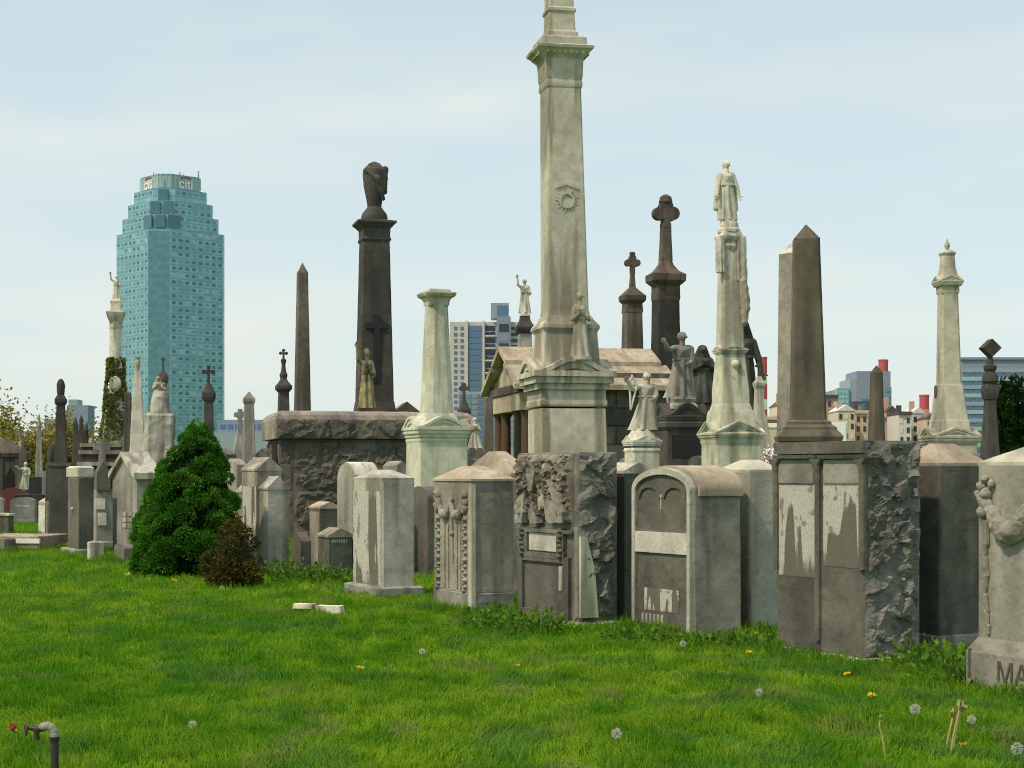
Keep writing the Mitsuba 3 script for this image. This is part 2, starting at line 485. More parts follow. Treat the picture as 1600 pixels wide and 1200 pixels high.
def skyscraper():
    t = thing('office_tower', 'tall blue-green glass tower with stepped crown, far behind the cemetery at left', 'skyscraper')
    d = 900.0
    k = d / FPX
    fr = Frame(PX(266.5, d), d, 43)
    s2 = math.sqrt(2)

    def plan(half, near, other):
        """Square of half diagonal 'half', its corner towards us cut to a facet of half width 'near'."""
        s = half / s2
        c, e = near * s2, other * s2
        return [(-s + c, -s), (s - e, -s), (s, -s + e), (s, s - e), (s - e, s), (-s + e, s), (-s, s - e), (-s, -s + c)]

    def slab(half, near, other, ztop, zbot):
        return m3.CrossSection([plan(half, near, other)]).extrude(ztop - zbot).translate([0, 0, zbot])

    # turned so that the corner (-s, -s) of the plan faces the camera
    tiers = [('body', 88, 368, -27), ('tier', 79, 344, None), ('tier', 70, 322, None), ('tier', 60.5, 302, None), ('crown', 49.5, 280, None)]
    zs = [PZ(r[2], d) for r in tiers]
    for i, (nm, half, row, zb) in enumerate(tiers):
        bot = zb if zb is not None else zs[i - 1] - .05
        part(t, nm, fr(slab(half * k, (17 if i < 4 else 10) * k, 4 * k, zs[i], bot)), 'glass_teal' if i < 4 else 'crown_steel', smooth=False)
    # windows: each facade a grid of small panes
    n_part = [0]
    rest = {0: [], 1: []}
    r = random.Random(5)
    mats = ['glass_teal_dark', 'glass_teal_dark', 'glass_teal_mid', 'glass_teal_dark', 'glass_teal_mid', 'glass_teal_pale']
    pitch = 10.6 * k
    for i in range(4):
        half = tiers[i][1] * k
        s = half / s2
        lo = zs[i - 1] if i else PZ(735, d)
        rows = int((zs[i] - lo) / pitch)
        c, e = 17 * k * s2, 4 * k * s2
        L = 2 * s - c - e
        cols = max(4, round(L / (12.4 * k)))
        for face in (0, 1):
            for j in range(rows):
                for q in range(cols):
                    f0 = (q + .5) / cols * L
                    zc = zs[i] - (j + .55) * pitch
                    ww, wh = 2.1, 1.55
                    if face == 0:      # facade y = -s, runs along x
                        m = box(-s + c + f0 - ww / 2, -s + c + f0 + ww / 2, -s - .12, -s + .2, zc - wh / 2, zc + wh / 2)
                    else:              # facade x = -s
                        m = box(-s - .12, -s + .2, -s + c + f0 - ww / 2, -s + c + f0 + ww / 2, zc - wh / 2, zc + wh / 2)
                    if n_part[0] < 300:
                        part(t, 'window', fr(m), mats[r.randrange(6)], smooth=False)
                        n_part[0] += 1
                    else:
                        rest[r.randrange(2)].append(fr(m))
        # spandrel bands between the storeys
        bands = []
        for j in range(rows + 1):
            z = zs[i] - j * pitch - .3
            bands.append(fr(slab(half + .05, 17 * k, 4 * k, z + .25, z - .25)))
        part(t, 'storey_bands', join(*bands), 'glass_teal_pale' if i == 9 else 'glass_teal_mid', smooth=False)
    for q in (0, 1):
        part(t, 'far_windows', join(*rest[q]), ['glass_teal_dark', 'glass_teal_mid'][q], smooth=False, kind='stuff')
    # near corner bay: flat, notch shade put into its colour; dark step blocks
    bay = []
    s = 88 * k / s2
    cfr = Frame(PX(266.5, d), d, -2)
    yb = -88 * k + 17 * k - .15
    part(t, 'corner_bay', cfr(box(-17 * k, 16 * k, yb, yb + 2, -27, zs[0] - 1)), 'glass_bay_shade', smooth=False)
    for lev, xs_ in ((1, (-20, 0, 20)), (2, (-10, 10)), (3, (0,))):
        half = tiers[lev][1] * k
        for x in xs_:
            if abs(x) > 15:
                sl, q0 = half / s2, abs(x) * k * s2
                lohi = (-sl + q0 - 7.5 * k * s2, -sl + q0 + 7.5 * k * s2)
                zz_ = (zs[lev] - 21 * k, zs[lev] - 2 * k)
                part(t, 'dark_bay', fr(box(lohi[0], lohi[1], -sl - .5, -sl + .4, *zz_) if x > 0 else box(-sl - .5, -sl + .4, lohi[0], lohi[1], *zz_)), 'glass_teal_dark', smooth=False)
                continue
            yy = -half + 17 * k - .6 + max(0, (abs(x) - 9.5)) * k
            part(t, 'dark_bay', cfr(box((x - 7.5) * k, (x + 7.5) * k, yy - 1.2, yy + 3, zs[lev] - 21 * k, zs[lev] - 2 * k)), 'glass_teal_dark', smooth=False)
    # the lettering of the crown, on both faces, with its red arc, and the rail, posts and aerials
    hc = 49.5 * k / s2
    top, bot = zs[4], zs[3]
    for face in (0, 1):
        g = meshkit.text_mesh('citi', 4.6, .35, bold=True)
        g.apply_translation([-g.bounds.mean(0)[0], 0, 0])
        a = np.linspace(.5, math.pi - .5, 13)
        arc = [(3.9 * math.cos(x), 4.4 + 1.9 * math.sin(x)) for x in a] + [(3.4 * math.cos(x), 4.3 + 1.35 * math.sin(x)) for x in a[::-1]]
        arc = extr(arc, -.4, 0).rotate([-90, 0, 0])
        for nm, m, mt in (('letters', g, 'paint_white'), ('red_arc', tri(arc), 'paint_red')):
            m = m.copy()
            m.apply_transform(trimesh.transformations.rotation_matrix(math.pi / 2, [1, 0, 0]))
            m.apply_translation([1.8, -hc - .2, bot + 1.2])
            if face == 1:
                m.apply_transform(trimesh.transformations.rotation_matrix(-math.pi / 2, [0, 0, 1]))
                m.apply_translation([0, 3.6, 0])
            part(t, nm, fr(m), mt, smooth=False)
    for q in range(9):
        f0 = -hc + 7 * k + (2 * hc - 10 * k) * q / 8
        for face in (0, 1):
            bx = box(f0 - .3, f0 + .3, -hc - .12, -hc + .1, bot + .9, top) if face == 0 else box(-hc - .12, -hc + .1, f0 - .3, f0 + .3, bot + .9, top)
            part(t, 'crown_post', fr(bx), 'glass_teal_pale', smooth=False)
    part(t, 'parapet', fr(join(slab(49.9 * k, 10 * k, 4 * k, top + .5, top - .4), slab(50.3 * k, 10 * k, 4 * k, bot + .9, bot + .02))), 'glass_teal_mid', smooth=False)
    for x, z, rr in ((-27, 12, .25), (-36, 6, .2), (14, 13, .35), (22, 10, .2), (43, 14, .4), (-4, 8, .2)):
        part(t, 'aerial', rod((PX(267 + x, d), d, top - .5), (PX(267 + x - (x == 22) * 3, d), d, top + z * k * .9), rr), 'city_steel')


skyscraper()


def block(name, label, x0, x1, top, d, mat, cat='building', dep=None, ang=0, parts=()):
    t = thing(name, label, cat)
    fr = Frame(PX(x0, d), d, ang)
    w = PX(x1, d) - PX(x0, d)
    z = PZ(top, d)
    part(t, 'wall', fr(box(0, w, 0, dep or w * .6, -27, z)), mat, smooth=False)
    return t, fr, w, z


# pale apartment tower in the middle, with its blue glass strips and roof box
d = 640.0
t, fr, w, z = block('apartment_tower', 'pale grey apartment tower with blue glass strips, behind the white capped column', 703, 812, 503, d, 'city_concrete')
k = d / FPX
for x0, x1, m, cols, nm in ((4, 24, 'glass_blue', 2, 'window'), (29, 49, 'glass_blue', 1, 'glass_strip'), (55, 71, 'glass_night', 1, 'balcony_strip'), (77, 92, 'glass_blue', 1, 'glass_strip'), (96, 106, 'glass_night', 2, 'window')):
    for j in range(15):
        zc = z - (10 + j * 9.6) * k
        if nm != 'window':
            part(t, nm, fr(box(x0 * k, x1 * k, -.5 if nm == 'glass_strip' else -.15, .4, zc - 4.1 * k, zc + 4.1 * k)), m, smooth=False)
            if nm == 'balcony_strip' and j % 2:
                part(t, 'balcony', fr(box(x0 * k, x1 * k, -1.3, -.1, zc - 3.6 * k, zc - 1.4 * k)), 'city_pale', smooth=False)
        else:
            for q in range(cols):
                xx = (x0 + (q + .5) * (x1 - x0) / cols) * k
                part(t, nm, fr(box(xx - 2.6 * k, xx + 2.6 * k, -.2, .3, zc - 2.6 * k, zc + 2.6 * k)), m, smooth=False)
part(t, 'pier', fr(box(25 * k, 28 * k, -1.2, .2, -27, z + .4)), 'city_pale', smooth=False)
part(t, 'pier', fr(box(51 * k, 54 * k, -1.2, .2, -27, z + .4)), 'city_pale', smooth=False)
part(t, 'stair_tower', fr(box(73 * k, 95 * k, -2.0, 8, z - 60 * k, PZ(495, d))), 'city_blue', smooth=False)
part(t, 'roof_box', fr(box(64 * k, 92 * k, -1.5, 7, PZ(498, d), PZ(474, d))), 'city_steel', smooth=False)
part(t, 'roof_window', fr(box(74 * k, 91 * k, -1.75, -1.4, PZ(495, d), PZ(478, d))), 'glass_blue', smooth=False)
for j in range(4):
    part(t, 'sign_panel', fr(box(77 * k, 92 * k, -2.2, -1.9, z - (4 + j * 15 + 12) * k, z - (4 + j * 15) * k)), ['glass_night', 'city_blue'][j % 2], smooth=False)

d = 520.0
t, fr, w, z = block('glass_office', 'low blue glass office block in front of the pale apartment tower', 716, 806, 612, d, 'city_steel')
k = d / FPX
for j in range(9):
    for i in range(9):
        part(t, 'window', fr(box((2 + i * 9.8) * k, (10.4 + i * 9.8) * k, -.25, .2, z - (4 + j * 9 + 6.4) * k, z - (4 + j * 9) * k)), ['glass_blue', 'glass_teal_mid', 'city_blue'][(i * 7 + j * 3) % 3], smooth=False)

d = 900.0
t, fr, w, z = block('distant_block', 'hazy blue block with stepped roof behind the dark cross column at far left', 70, 137, 655, d, 'city_blue')
k = d / FPX
part(t, 'upper_floor', fr(box(34 * k, 67 * k, .5, 15, z - .1, PZ(633, d))), 'city_blue', smooth=False)
part(t, 'roof_house', fr(box(36 * k, 50 * k, 1, 12, PZ(633, d) - .1, PZ(624, d))), 'city_steel', smooth=False)
for i in range(6):
    part(t, 'window', fr(box((4 + i * 11) * k, (10 + i * 11) * k, -.2, .3, z - 14 * k, z - 8 * k)), 'glass_blue', smooth=False)

d = 800.0
t, fr, w, z = block('warehouse', 'hazy grey-blue warehouse between the evergreen shrub and the granite vault', 340, 425, 656, d, 'city_blue', dep=40)
k = d / FPX
part(t, 'lower_hall', fr(box(-3 * k, w + 3 * k, -6, .1, -27, PZ(676, d))), 'city_steel', smooth=False)
for i in range(7):
    part(t, 'window', fr(box((4 + i * 11.6) * k, (12 + i * 11.6) * k, -.3, .3, z - 14 * k, z - 7 * k)), 'glass_blue', smooth=False)

d = 620.0
t, fr, w, z = block('office_block', 'stepped blue-grey office block behind the small obelisk at right', 1308, 1393, 608, d, 'city_blue', dep=30)
k = d / FPX
part(t, 'upper_floors', fr(box(30 * k, 83 * k, -.6, 20, z - 20 * k, PZ(580, d))), 'city_blue', smooth=False)
part(t, 'upper_floors', fr(box(20 * k, 30.2 * k, -.3, 20, z - 20 * k, PZ(592, d))), 'city_steel', smooth=False)
part(t, 'glass_bay', fr(box(-1 * k, 18 * k, -1.2, 3, -27, z + .3)), 'glass_teal', smooth=False)
for j in range(5):
    for i in range(3):
        part(t, 'window', fr(box((1 + i * 5.6) * k, (5 + i * 5.6) * k, -1.45, -1.1, z - (3 + j * 7.4 + 4) * k, z - (3 + j * 7.4) * k)), 'glass_teal_pale', smooth=False)
        part(t, 'window', fr(box((38 + i * 6) * k, (43 + i * 6) * k, -.85, -.5, z - (20 + j * 6) * k, z - (15.5 + j * 6) * k)), 'glass_blue', smooth=False)
    part(t, 'window', fr(box(74 * k, 84 * k, -1.0, -.5, z - (j * 9 + 4) * k, z - (j * 9 - 3) * k)), 'glass_teal_mid', smooth=False)

d = 420.0
t, fr, w, z = block('blue_office', 'long blue glass office building at the right edge behind the diamond pillar', 1503, 1660, 562, d, 'city_blue', dep=20)
k = d / FPX
for j in range(10):
    part(t, 'storey_band', fr(box(0, w, -.35, .1, z - (20 + j * 13) * k, z - (14 + j * 13) * k)), 'glass_teal_pale' if j % 2 else 'city_steel', smooth=False)
    for i in range(9):
        part(t, 'window', fr(box((3 + i * 16) * k, (16 + i * 16) * k, -.2, .2, z - (27 + j * 13) * k, z - (21 + j * 13) * k)), 'glass_blue', smooth=False)
part(t, 'roof', fr(box(-.4, w + .4, -.5, 20, z, z + .6)), 'city_blue', smooth=False)

# row houses at the foot of the hill, right of the brown obelisk
rh = random.Random(3)
row_houses = [(1185, 1214, 650, 'city_brick', 'brick-red row house left of the pale obelisk'), (1214, 1236, 628, 'city_cream', 'cream row house hidden by the two obelisks'),
              (1283, 1309, 616, 'city_brick', 'tall reddish brick row house right of the brown obelisk'), (1309, 1336, 636, 'city_cream', 'cream row house below the stepped office block'),
              (1336, 1356, 640, 'city_tan', 'tan row house with purple shutter, left of the small obelisk'), (1384, 1404, 638, 'city_pink', 'pinkish gabled row house right of the small obelisk'),
              (1404, 1424, 642, 'city_pale', 'pale row house with two dark dormers'), (1424, 1447, 640, 'city_pale', 'whitish row house under the lower red and white chimney'),
              (1356, 1384, 646, 'city_pink', 'pink row house just behind the small obelisk'), (1447, 1475, 648, 'city_cream', 'cream row house behind the cream column at right')]
for n, (x0, x1, top, mat, lab) in enumerate(row_houses):
    d = 330.0 + 7 * (n % 3)
    k = d / FPX
    t, fr, w, z = block('row_house', lab, x0, x1, top + 6, d, mat, 'house', dep=10)
    labels[t]['group'] = 'row houses beyond the cemetery hill'
    if n % 2:
        part(t, 'roof', fr(extr([(-.2, z), (w + .2, z), (w / 2, PZ(top - 4, d))], -.2, 10)), 'city_dark' if n % 4 == 1 else 'city_pale', smooth=False)
    else:
        part(t, 'cornice', fr(box(-.1, w + .1, -.5, 10, z, z + 5 * k)), 'city_dark' if n % 4 else 'city_tan', smooth=False)
    cols = max(2, int((x1 - x0) / 8))
    for j in range(4):
        for i in range(cols):
            xx, zc = (i + .5) * w / cols, z - (9 + j * 15) * k
            wd = part(t, 'window', fr(box(xx - 2.2 * k, xx + 2.2 * k, -.12, .2, zc - 4.2 * k, zc + 4.2 * k)), 'glass_night' if rh.random() < .7 else 'city_pale', smooth=False)
    part(t, 'chimney', fr(box(w * .15, w * .15 + .9, 3, 4, z, z + 2.0 + .6 * (n % 3))), 'city_brick' if n % 2 else 'city_dark', smooth=False)
    part(t, 'door', fr(box(w * .4, w * .6, -.1, .2, -27, -24.5)), 'city_dark', smooth=False)
t = thing('shed', 'low white shed roof left of the brown obelisk base, behind the flowers', 'shed')
fr = Frame(PX(1196, 150), 150, 0)
part(t, 'wall', fr(box(0, 2.3, 0, 3, -4, PZ(668, 150))), 'city_cream', smooth=False)
part(t, 'roof', fr(box(-.1, 2.4, -.1, 3.1, PZ(668, 150), PZ(661, 150))), 'paint_white', smooth=False)
t = thing('truck', 'white truck roof showing just right of the brown obelisk base', 'truck')
fr = Frame(PX(1298, 200), 200, 0)
part(t, 'box_body', fr(loft([(-9, 0, 2.2, 0, 5), (PZ(664, 200), -.1, 2.0, 0, 5), (PZ(659, 200), -.1, 2.3, 0, 5)], .2)), 'paint_white', smooth=False)

# chimneys of the power station, red and white
for x, top, lab in ((1191, 560, 'red and white banded chimney left of the pale obelisk'), (1380, 564, 'red and white chimney behind the stepped office block'), (1444, 619, 'lower red and white chimney left of the cream column')):
    d = 1500.0
    k = d / FPX
    t = thing('power_station_chimney', lab, 'chimney', 'red and white power station chimneys')
    fr = Frame(PX(x, d), d, 0)
    rr, zz, zt, j = 7.0 * k * 1.05, PZ(top, d), PZ(top, d), 0
    while zt > -25:
        zb = max(zt - (24 if j % 2 == 0 else 16) * k, -27)
        part(t, 'white_band' if j % 2 else 'red_band', fr(lathe([(zb, rr * (1 + .02 * (j + 1))), (zt, rr * (1 + .02 * j))], 20)), 'paint_white' if j % 2 else 'paint_red')
        zt, j = zb, j + 1
    part(t, 'rim', fr(lathe([(zz - .2, rr * 1.08), (zz + 1.2, rr * 1.08)], 20)), 'paint_red')


# ------------------------------------------------------------------ statues
def robe(h, r0, r1, seed, folds=8, squash=.8, n=48, m=14, lean=0.0):
    a = np.arange(n) * 2 * np.pi / n
    rr = np.random.default_rng(seed)
    ph = rr.uniform(0, 6.28, 4)
    V = []
    for i in range(m):
        t = i / (m - 1)
        R = r0 + (r1 - r0) * t ** .8
        f = 1 + (.19 * (1 - t) ** .6 + .03) * np.cos(folds * a + 1.3 * np.sin(2 * a + ph[0]) + ph[1] + 1.2 * t) + .05 * np.cos(3 * a + ph[2] - t * 3)
        V.append(np.stack([R * f * np.cos(a) + lean * t, R * f * np.sin(a) * squash, np.full(n, t * h)], 1))
    v = np.concatenate(V)
    F = []
    for i in range(m - 1):
        for j in range(n):
            p, q, s, u = i * n + j, i * n + (j + 1) % n, (i + 1) * n + (j + 1) % n, (i + 1) * n + j
            F += [[p, q, s], [p, s, u]]
    v = np.vstack([v, [[0, 0, 0], [lean, 0, h]]])
    for j in range(n):
        F += [[len(v) - 2, (j + 1) % n, j], [len(v) - 1, (m - 1) * n + j, (m - 1) * n + (j + 1) % n]]
    return m3.Manifold(m3.Mesh(vert_properties=v.astype(np.float32), tri_verts=np.array(F, np.uint32)))


def hand(w, dirn, up, s):
    """Palm, four unequal bent fingers and a thumb; w wrist, dirn along the hand, up across it."""
    w, d, u = (np.array(x, float) for x in (w, dirn, up))
    d /= np.linalg.norm(d)
    u -= d * (u @ d)
    u /= np.linalg.norm(u)
    n = np.cross(d, u)
    p = m3.Manifold.batch_hull([ball(w, .014 * s, 8), ball(w + d * .045 * s + u * .018 * s, .012 * s, 8), ball(w + d * .045 * s - u * .018 * s, .012 * s, 8)])
    for i, L in enumerate((.034, .042, .04, .03)):
        b0 = w + d * .048 * s + u * (.021 - .014 * i) * s
        b1 = b0 + d * L * .6 * s + n * .004 * s
        b2 = b1 + d * L * .5 * s + n * .014 * s
        p = p + limb(b0, b1, .0085 * s, .0078 * s, 8) + limb(b1, b2, .0078 * s, .0065 * s, 8)
    t0 = w + d * .02 * s + u * .016 * s
    return p + limb(t0, t0 + d * .026 * s + u * .028 * s + n * .008 * s, .0095 * s, .0075 * s, 8)


def statue(h, arms, seed=1, veil=False, wings=False, hair=True, tilt=0.0, r0=.165, cloak=False, lean=0.0, wide=1.12):
    """A standing robed figure, 1 unit tall before scaling, facing -y. arms: ((elbow, wrist), (elbow, wrist)) for its right (-x) and left (+x)."""
    f = robe(.60, r0, .095, seed, lean=lean)
    L = lean
    f = f + m3.Manifold.batch_hull([ball((L - .06, 0, .58), .045), ball((L + .06, 0, .58), .045), ball((L - .085, .005, .765), .042), ball((L + .085, .005, .765), .042), ball((L, -.035, .71), .06)])
    f = f + limb((L, 0, .78), (L + tilt * .4, -.005, .87), .036, .032)
    hx = L + tilt
    head = m3.Manifold.batch_hull([ball((hx, .008, .935), .055, 14), ball((hx, -.022, .90), .036, 12), ball((hx, -.03, .93), .042, 12)])
    head = head + limb((hx, -.072, .935), (hx, -.08, .915), .006, .011, 8)      # nose
    head = head + limb((hx - .013, -.064, .892), (hx + .013, -.064, .892), .006, .006, 8)   # mouth
    head = head - ball((hx - .022, -.074, .937), .011, 8) - ball((hx + .022, -.074, .937), .011, 8)
    head = head + ball((hx - .056, .005, .925), .012, 8) + ball((hx + .056, .005, .925), .012, 8)
    f = f + head
    if hair:
        f = f + m3.Manifold.batch_hull([ball((hx, .022, .955), .055, 12), ball((hx, .04, .90), .045, 12)]) + ball((hx, .062, .915), .03, 10)
    if veil:
        f = f + (m3.Manifold.batch_hull([ball((hx, .018, .952), .062, 14), ball((L - .075, .04, .76), .05), ball((L + .075, .04, .76), .05)]) - box(-.5, .5, -.5, -.012, .5, 1.2))
    for sx, (e, w) in zip((-1, 1), arms):
        sh = (L + sx * .098, .005, .755)
        f = f + limb(sh, e, .043, .036) + limb(e, w, .036, .024)
        dv = np.array(w, float) - np.array(e, float)
        f = f + hand(w, dv, (0, -.3, 1) if abs(dv[2]) < .7 * np.linalg.norm(dv) else (sx, -.4, 0), 1.15)
        if w[2] < e[2] + .05:      # a hanging sleeve
            f = f + limb(np.array(e) + [0, 0, -.02], (np.array(e) * .5 + np.array(w) * .5) + [0, 0, -.07], .032, .016)
    if cloak:
        f = f + m3.Manifold.batch_hull([ball((L - .10, .03, .74), .05), ball((L + .10, .03, .74), .05), ball((-.15, .05, .2), .05), ball((.15, .05, .2), .05)])
    if wings:
        for sx in (-1, 1):
            f = f + m3.Manifold.batch_hull([ball((L + sx * .05, .06, .70), .02, 8), ball((L + sx * .17, .12, .84), .018, 8), ball((L + sx * .20, .13, .60), .014, 8), ball((L + sx * .12, .10, .30), .01, 8)])
    # girdle
    f = f + extr([(-.105, .575), (.105, .575), (.1, .605), (-.1, .605)], -.082, .082).translate([L, 0, 0])
    v = tri(f)
    v.vertices = v.vertices * [h * wide, h * wide, h]
    return v


DOWN = (((-.15, -.02, .57), (-.17, -.06, .42)), ((.15, -.02, .57), (.17, -.06, .42)))
PRAY = (((-.145, -.04, .58), (-.03, -.13, .66)), ((.145, -.04, .58), (.03, -.13, .66)))
RAISE_R = (((-.19, -.03, .82), (-.21, -.06, 1.01)), ((.14, -.05, .57), (.05, -.13, .60)))
REACH = (((-.16, -.12, .72), (-.22, -.26, .80)), ((.14, -.03, .57), (.09, -.12, .52)))
HARP = (((-.16, -.08, .70), (-.23, -.13, .82)), ((.15, -.06, .60), (.11, -.13, .55)))


# ------------------------------------------------------------------ column monuments
class Mon:
    """A monument standing d metres away over photo column cx; half sizes given as half the silhouette's width in photo pixels."""

    def __init__(s, name, label, cx, d, ang=12.0, group=None, cat='monument', lean=0.0):
        s.t = thing(name, label, cat, group)
        s.d, s.k = d, d / FPX
        s.f = Frame(PX(cx, d), d, ang)
        if lean:
            s.f.R = np.array([[1, 0, lean], [0, 1, 0], [0, 0, 1.0]]) @ s.f.R
        v = math.radians(ang) + math.atan2(PX(cx, d), d)
        s.q = 1.0 / (abs(math.cos(v)) + abs(math.sin(v)))

    def h(s, px):
        return px * s.k * s.q

    def z(s, row):
        return PZ(row, s.d)

    def sq(s, name, secs, mat, bev=.02, label=None, dx=0):
        """secs: (row, half width in px), from the bottom up; row None is the ground."""
        sec = [(-.06 if r is None else s.z(r), s.h(w), s.h(w)) for r, w in secs]
        m = loft(sec, bev)
        if dx:
            m.apply_translation([dx * s.k, 0, 0])
        return part(s.t, name, s.f(m), mat, 25, label)

    def rd(s, name, secs, mat, n=18, label=None, dx=0, sub=None):
        m = lathe([(-.06 if r is None else s.z(r), w * s.k) for r, w in secs], n)
        if dx:
            m.apply_translation([dx * s.k, 0, 0])
        return part(sub or s.t, name, s.f(m), mat, 35, label)

    def gab(s, name, hw, r0, re, rp, mat, th=6, over=3, kind='ogee'):
        H = s.h(hw)
        part(s.t, name + '_block', s.f(cross_gable(H, s.z(r0), s.z(re), s.z(rp), kind)), mat, 25)
        for q, (fo, z0, z1) in enumerate(((.35, -1.0, -.45), (.72, -.45, .15), (1.0, .15, .62))):
            part(s.t, name + '_moulding', s.f(gable_cornice(H, s.z(re) + th * z1 * s.k, s.z(rp) + th * z1 * s.k, th * (z1 - z0) * s.k, s.h(over) * fo, kind)), mat, 25)

    def fig(s, name, row_foot, row_top, arms, mat, label=None, turn=0, dx=0, dy=0, **kw):
        m = statue((row_foot - row_top) * s.k, arms, **kw)
        if turn:
            m.apply_transform(trimesh.transformations.rotation_matrix(math.radians(turn), [0, 0, 1]))
        m.apply_translation([dx * s.k, dy, s.z(row_foot)])
        return part(s.t, name, s.f(m), mat, 45, label)


# the tall cream column in the middle
m = Mon('tall_column_monument', 'tallest cream stone column with carved shield, its top cut off by the picture edge', 889, 32, 11.5, lean=-.0185)
C = 'limestone_cream'
m.sq('pedestal', [(None, 64), (705, 62), (640, 61)], C)
m.sq('dado_moulding', [(637, 62), (634, 63.5), (628, 63.5), (625, 61.5)], C, .01)
m.gab('gable', 61.5, 625, 594, 571, C, 17, 17)
m.sq('plinth', [(590, 57), (560, 53), (522, 50.5), (516, 54)], C)
m.sq('plinth_cap', [(516, 55), (511, 54), (503, 46), (496, 42)], C)
m.sq('shaft_base', [(504, 42), (498, 40.5), (494, 39), (488, 38.5)], C, .01)
m.sq('shaft', [(490, 38), (142, 32.5)], C, .03)
m.sq('necking', [(142, 33.5), (139, 34.5), (134, 34.5), (130, 33.5)], C, .01)
m.sq('capital', [(131, 33), (126, 35), (100, 36.5), (95, 38)], C, .01)
m.sq('cornice', [(97, 38), (91, 44), (87, 48), (84, 53), (80, 54), (78, 50)], C, .01)
for i in range(7):
    x = (i - 3) * m.h(11)
    for sd in range(4):
        q = box(x - m.h(3), x + m.h(3), -m.h(48), -m.h(40), m.z(92), m.z(86)).rotate([0, 0, 90 * sd])
        part(m.t, 'dentil', m.f(q), C, False)
m.sq('blocking_course', [(80, 43), (66, 42.5), (64, 40)], C)
m.sq('urn_pedestal', [(66, 30), (55, 29), (52, 26), (45, 25), (24, 24.5), (22, 27), (18, 27), (15, 23.5), (-10, 23)], C)
m.sq('urn_plinth', [(-10, 25), (-30, 22), (-34, 27), (-40, 27)], C)
m.rd('urn', [(-40, 10), (-60, 22), (-95, 27), (-105, 20), (-115, 8), (-125, 4)], C)
# carved shield with rays on the shaft
sh = []
for i in range(18):
    a = 2 * math.pi * i / 18
    r0, r1 = 12 * m.k, (19 if i % 2 else 16) * m.k
    y = -m.h(35.4) - .015
    p = [(r0 * math.cos(a - .1), r0 * math.sin(a - .1)), (r1 * math.cos(a), r1 * math.sin(a)), (r0 * math.cos(a + .1), r0 * math.sin(a + .1))]
    sh.append(extr([(x, z + m.z(318)) for x, z in p], y, y + .06))
ring = (m3.CrossSection.circle(12.5 * m.k, 26) - m3.CrossSection.circle(9.5 * m.k, 26)).extrude(.07).rotate([90, 0, 0]).translate([0, -m.h(35.4) + .045, m.z(318)])
band = extr([(-18 * m.k, m.z(300)), (0, m.z(294)), (18 * m.k, m.z(300)), (18 * m.k, m.z(296)), (0, m.z(289)), (-18 * m.k, m.z(296))], -m.h(35.1) - .025, -m.h(35.1) + .05)
part(m.t, 'carved_shield', m.f(join(*sh, ring, band)), C, 30)
m.fig('statue', 562, 462, PRAY, C, 'small weathered statue of a robed figure with folded hands', turn=-3, dx=11, dy=-m.h(52) - .16, seed=3, wide=.88)
m.sq('statue_bracket', [(570, 3), (566, 12), (560, 12)], C)
part(m.t, 'statue_base', m.f(lathe([(m.z(573), .05), (m.z(566), .20), (m.z(561), .20)], 16).apply_translation([11 * m.k, -m.h(52) - .16, 0])), C)

# white column with a flat cap
m = Mon('capped_column', 'broad white stone column with flat flared cap over a gabled pedestal', 682, 29.5, 20)
C = 'marble_green'
m.sq('pedestal', [(None, 52), (800, 50), (760, 49), (690, 48)], C)
m.sq('dado_moulding', [(692, 48.5), (689, 49.5), (686, 48.5)], C, .01)
m.gab('gable', 48, 687, 674, 657, C, 10, 8)
m.sq('weathering', [(664, 40), (656, 34), (649, 31), (646, 29)], C)
m.sq('shaft', [(650, 29.5), (476, 20.5)], C, .12)
m.sq('necking', [(478, 21), (475, 21.8), (471, 21)], C, .05)
m.sq('cap', [(472, 21), (468, 23), (464, 30), (460, 32), (458, 31)], 'marble_white', .02, 'stained flat cap')
m.sq('cap_top', [(459, 23), (455, 22.5), (453, 21)], 'marble_white')

# white marble monument with a statue and a stone drape
m = Mon('draped_monument', 'slender greenish white monument with a robed statue on top and a stone drape', 1144, 30, 13, lean=-.010)
C = 'marble_green'
m.sq('pedestal', [(None, 48), (722, 47), (694, 46.5)], C)
m.sq('pedestal_moulding', [(695, 47), (690, 48.5), (684, 48.5), (682, 47)], C, .01)
m.gab('gable', 47, 683, 681, 661, C, 6, 7, 'tri')
m.sq('plinth', [(672, 41), (646, 37.5), (641, 35)], C)
m.sq('die_base', [(643, 33), (639, 33.5), (631, 30)], C)
m.sq('die', [(634, 30), (612, 29.5), (550, 23)], C)
m.gab('die_gable', 24, 551, 549, 544, 'marble_white', 4, 5)
m.sq('shaft', [(547, 23), (384, 17.5)], 'marble_white', .03)
m.rd('capital', [(392, 16), (386, 19), (380, 17), (377, 21), (372, 23)], 'marble_white')
m.sq('top_block', [(374, 20), (370, 22), (366, 21), (363, 19)], 'marble_white')
m.rd('statue_base', [(364, 18), (360, 18), (356, 15), (350, 15), (347, 13), (343, 13)], 'marble_white')
m.fig('statue', 344, 251, DOWN, 'marble_white', 'robed statue with mantle over both arms', dx=-3, seed=5, cloak=True, r0=.14)
for nm, x0, x1, zt, zb, sd in (('drape', -26, -13, 372, 428, 8), ('drape', 5, 23, 371, 440, 9)):
    hh = (zb - zt) * m.k
    r = robe(hh, (x1 - x0) / 2 * m.k * 1.05, (x1 - x0) / 2 * m.k * .95, sd, folds=7, squash=1.0)
    part(m.t, nm, m.f(rough(r.translate([(x0 + x1) / 2 * m.k, -.14, m.z(zb)]), .02, 9, sd)), 'marble_white', 50)
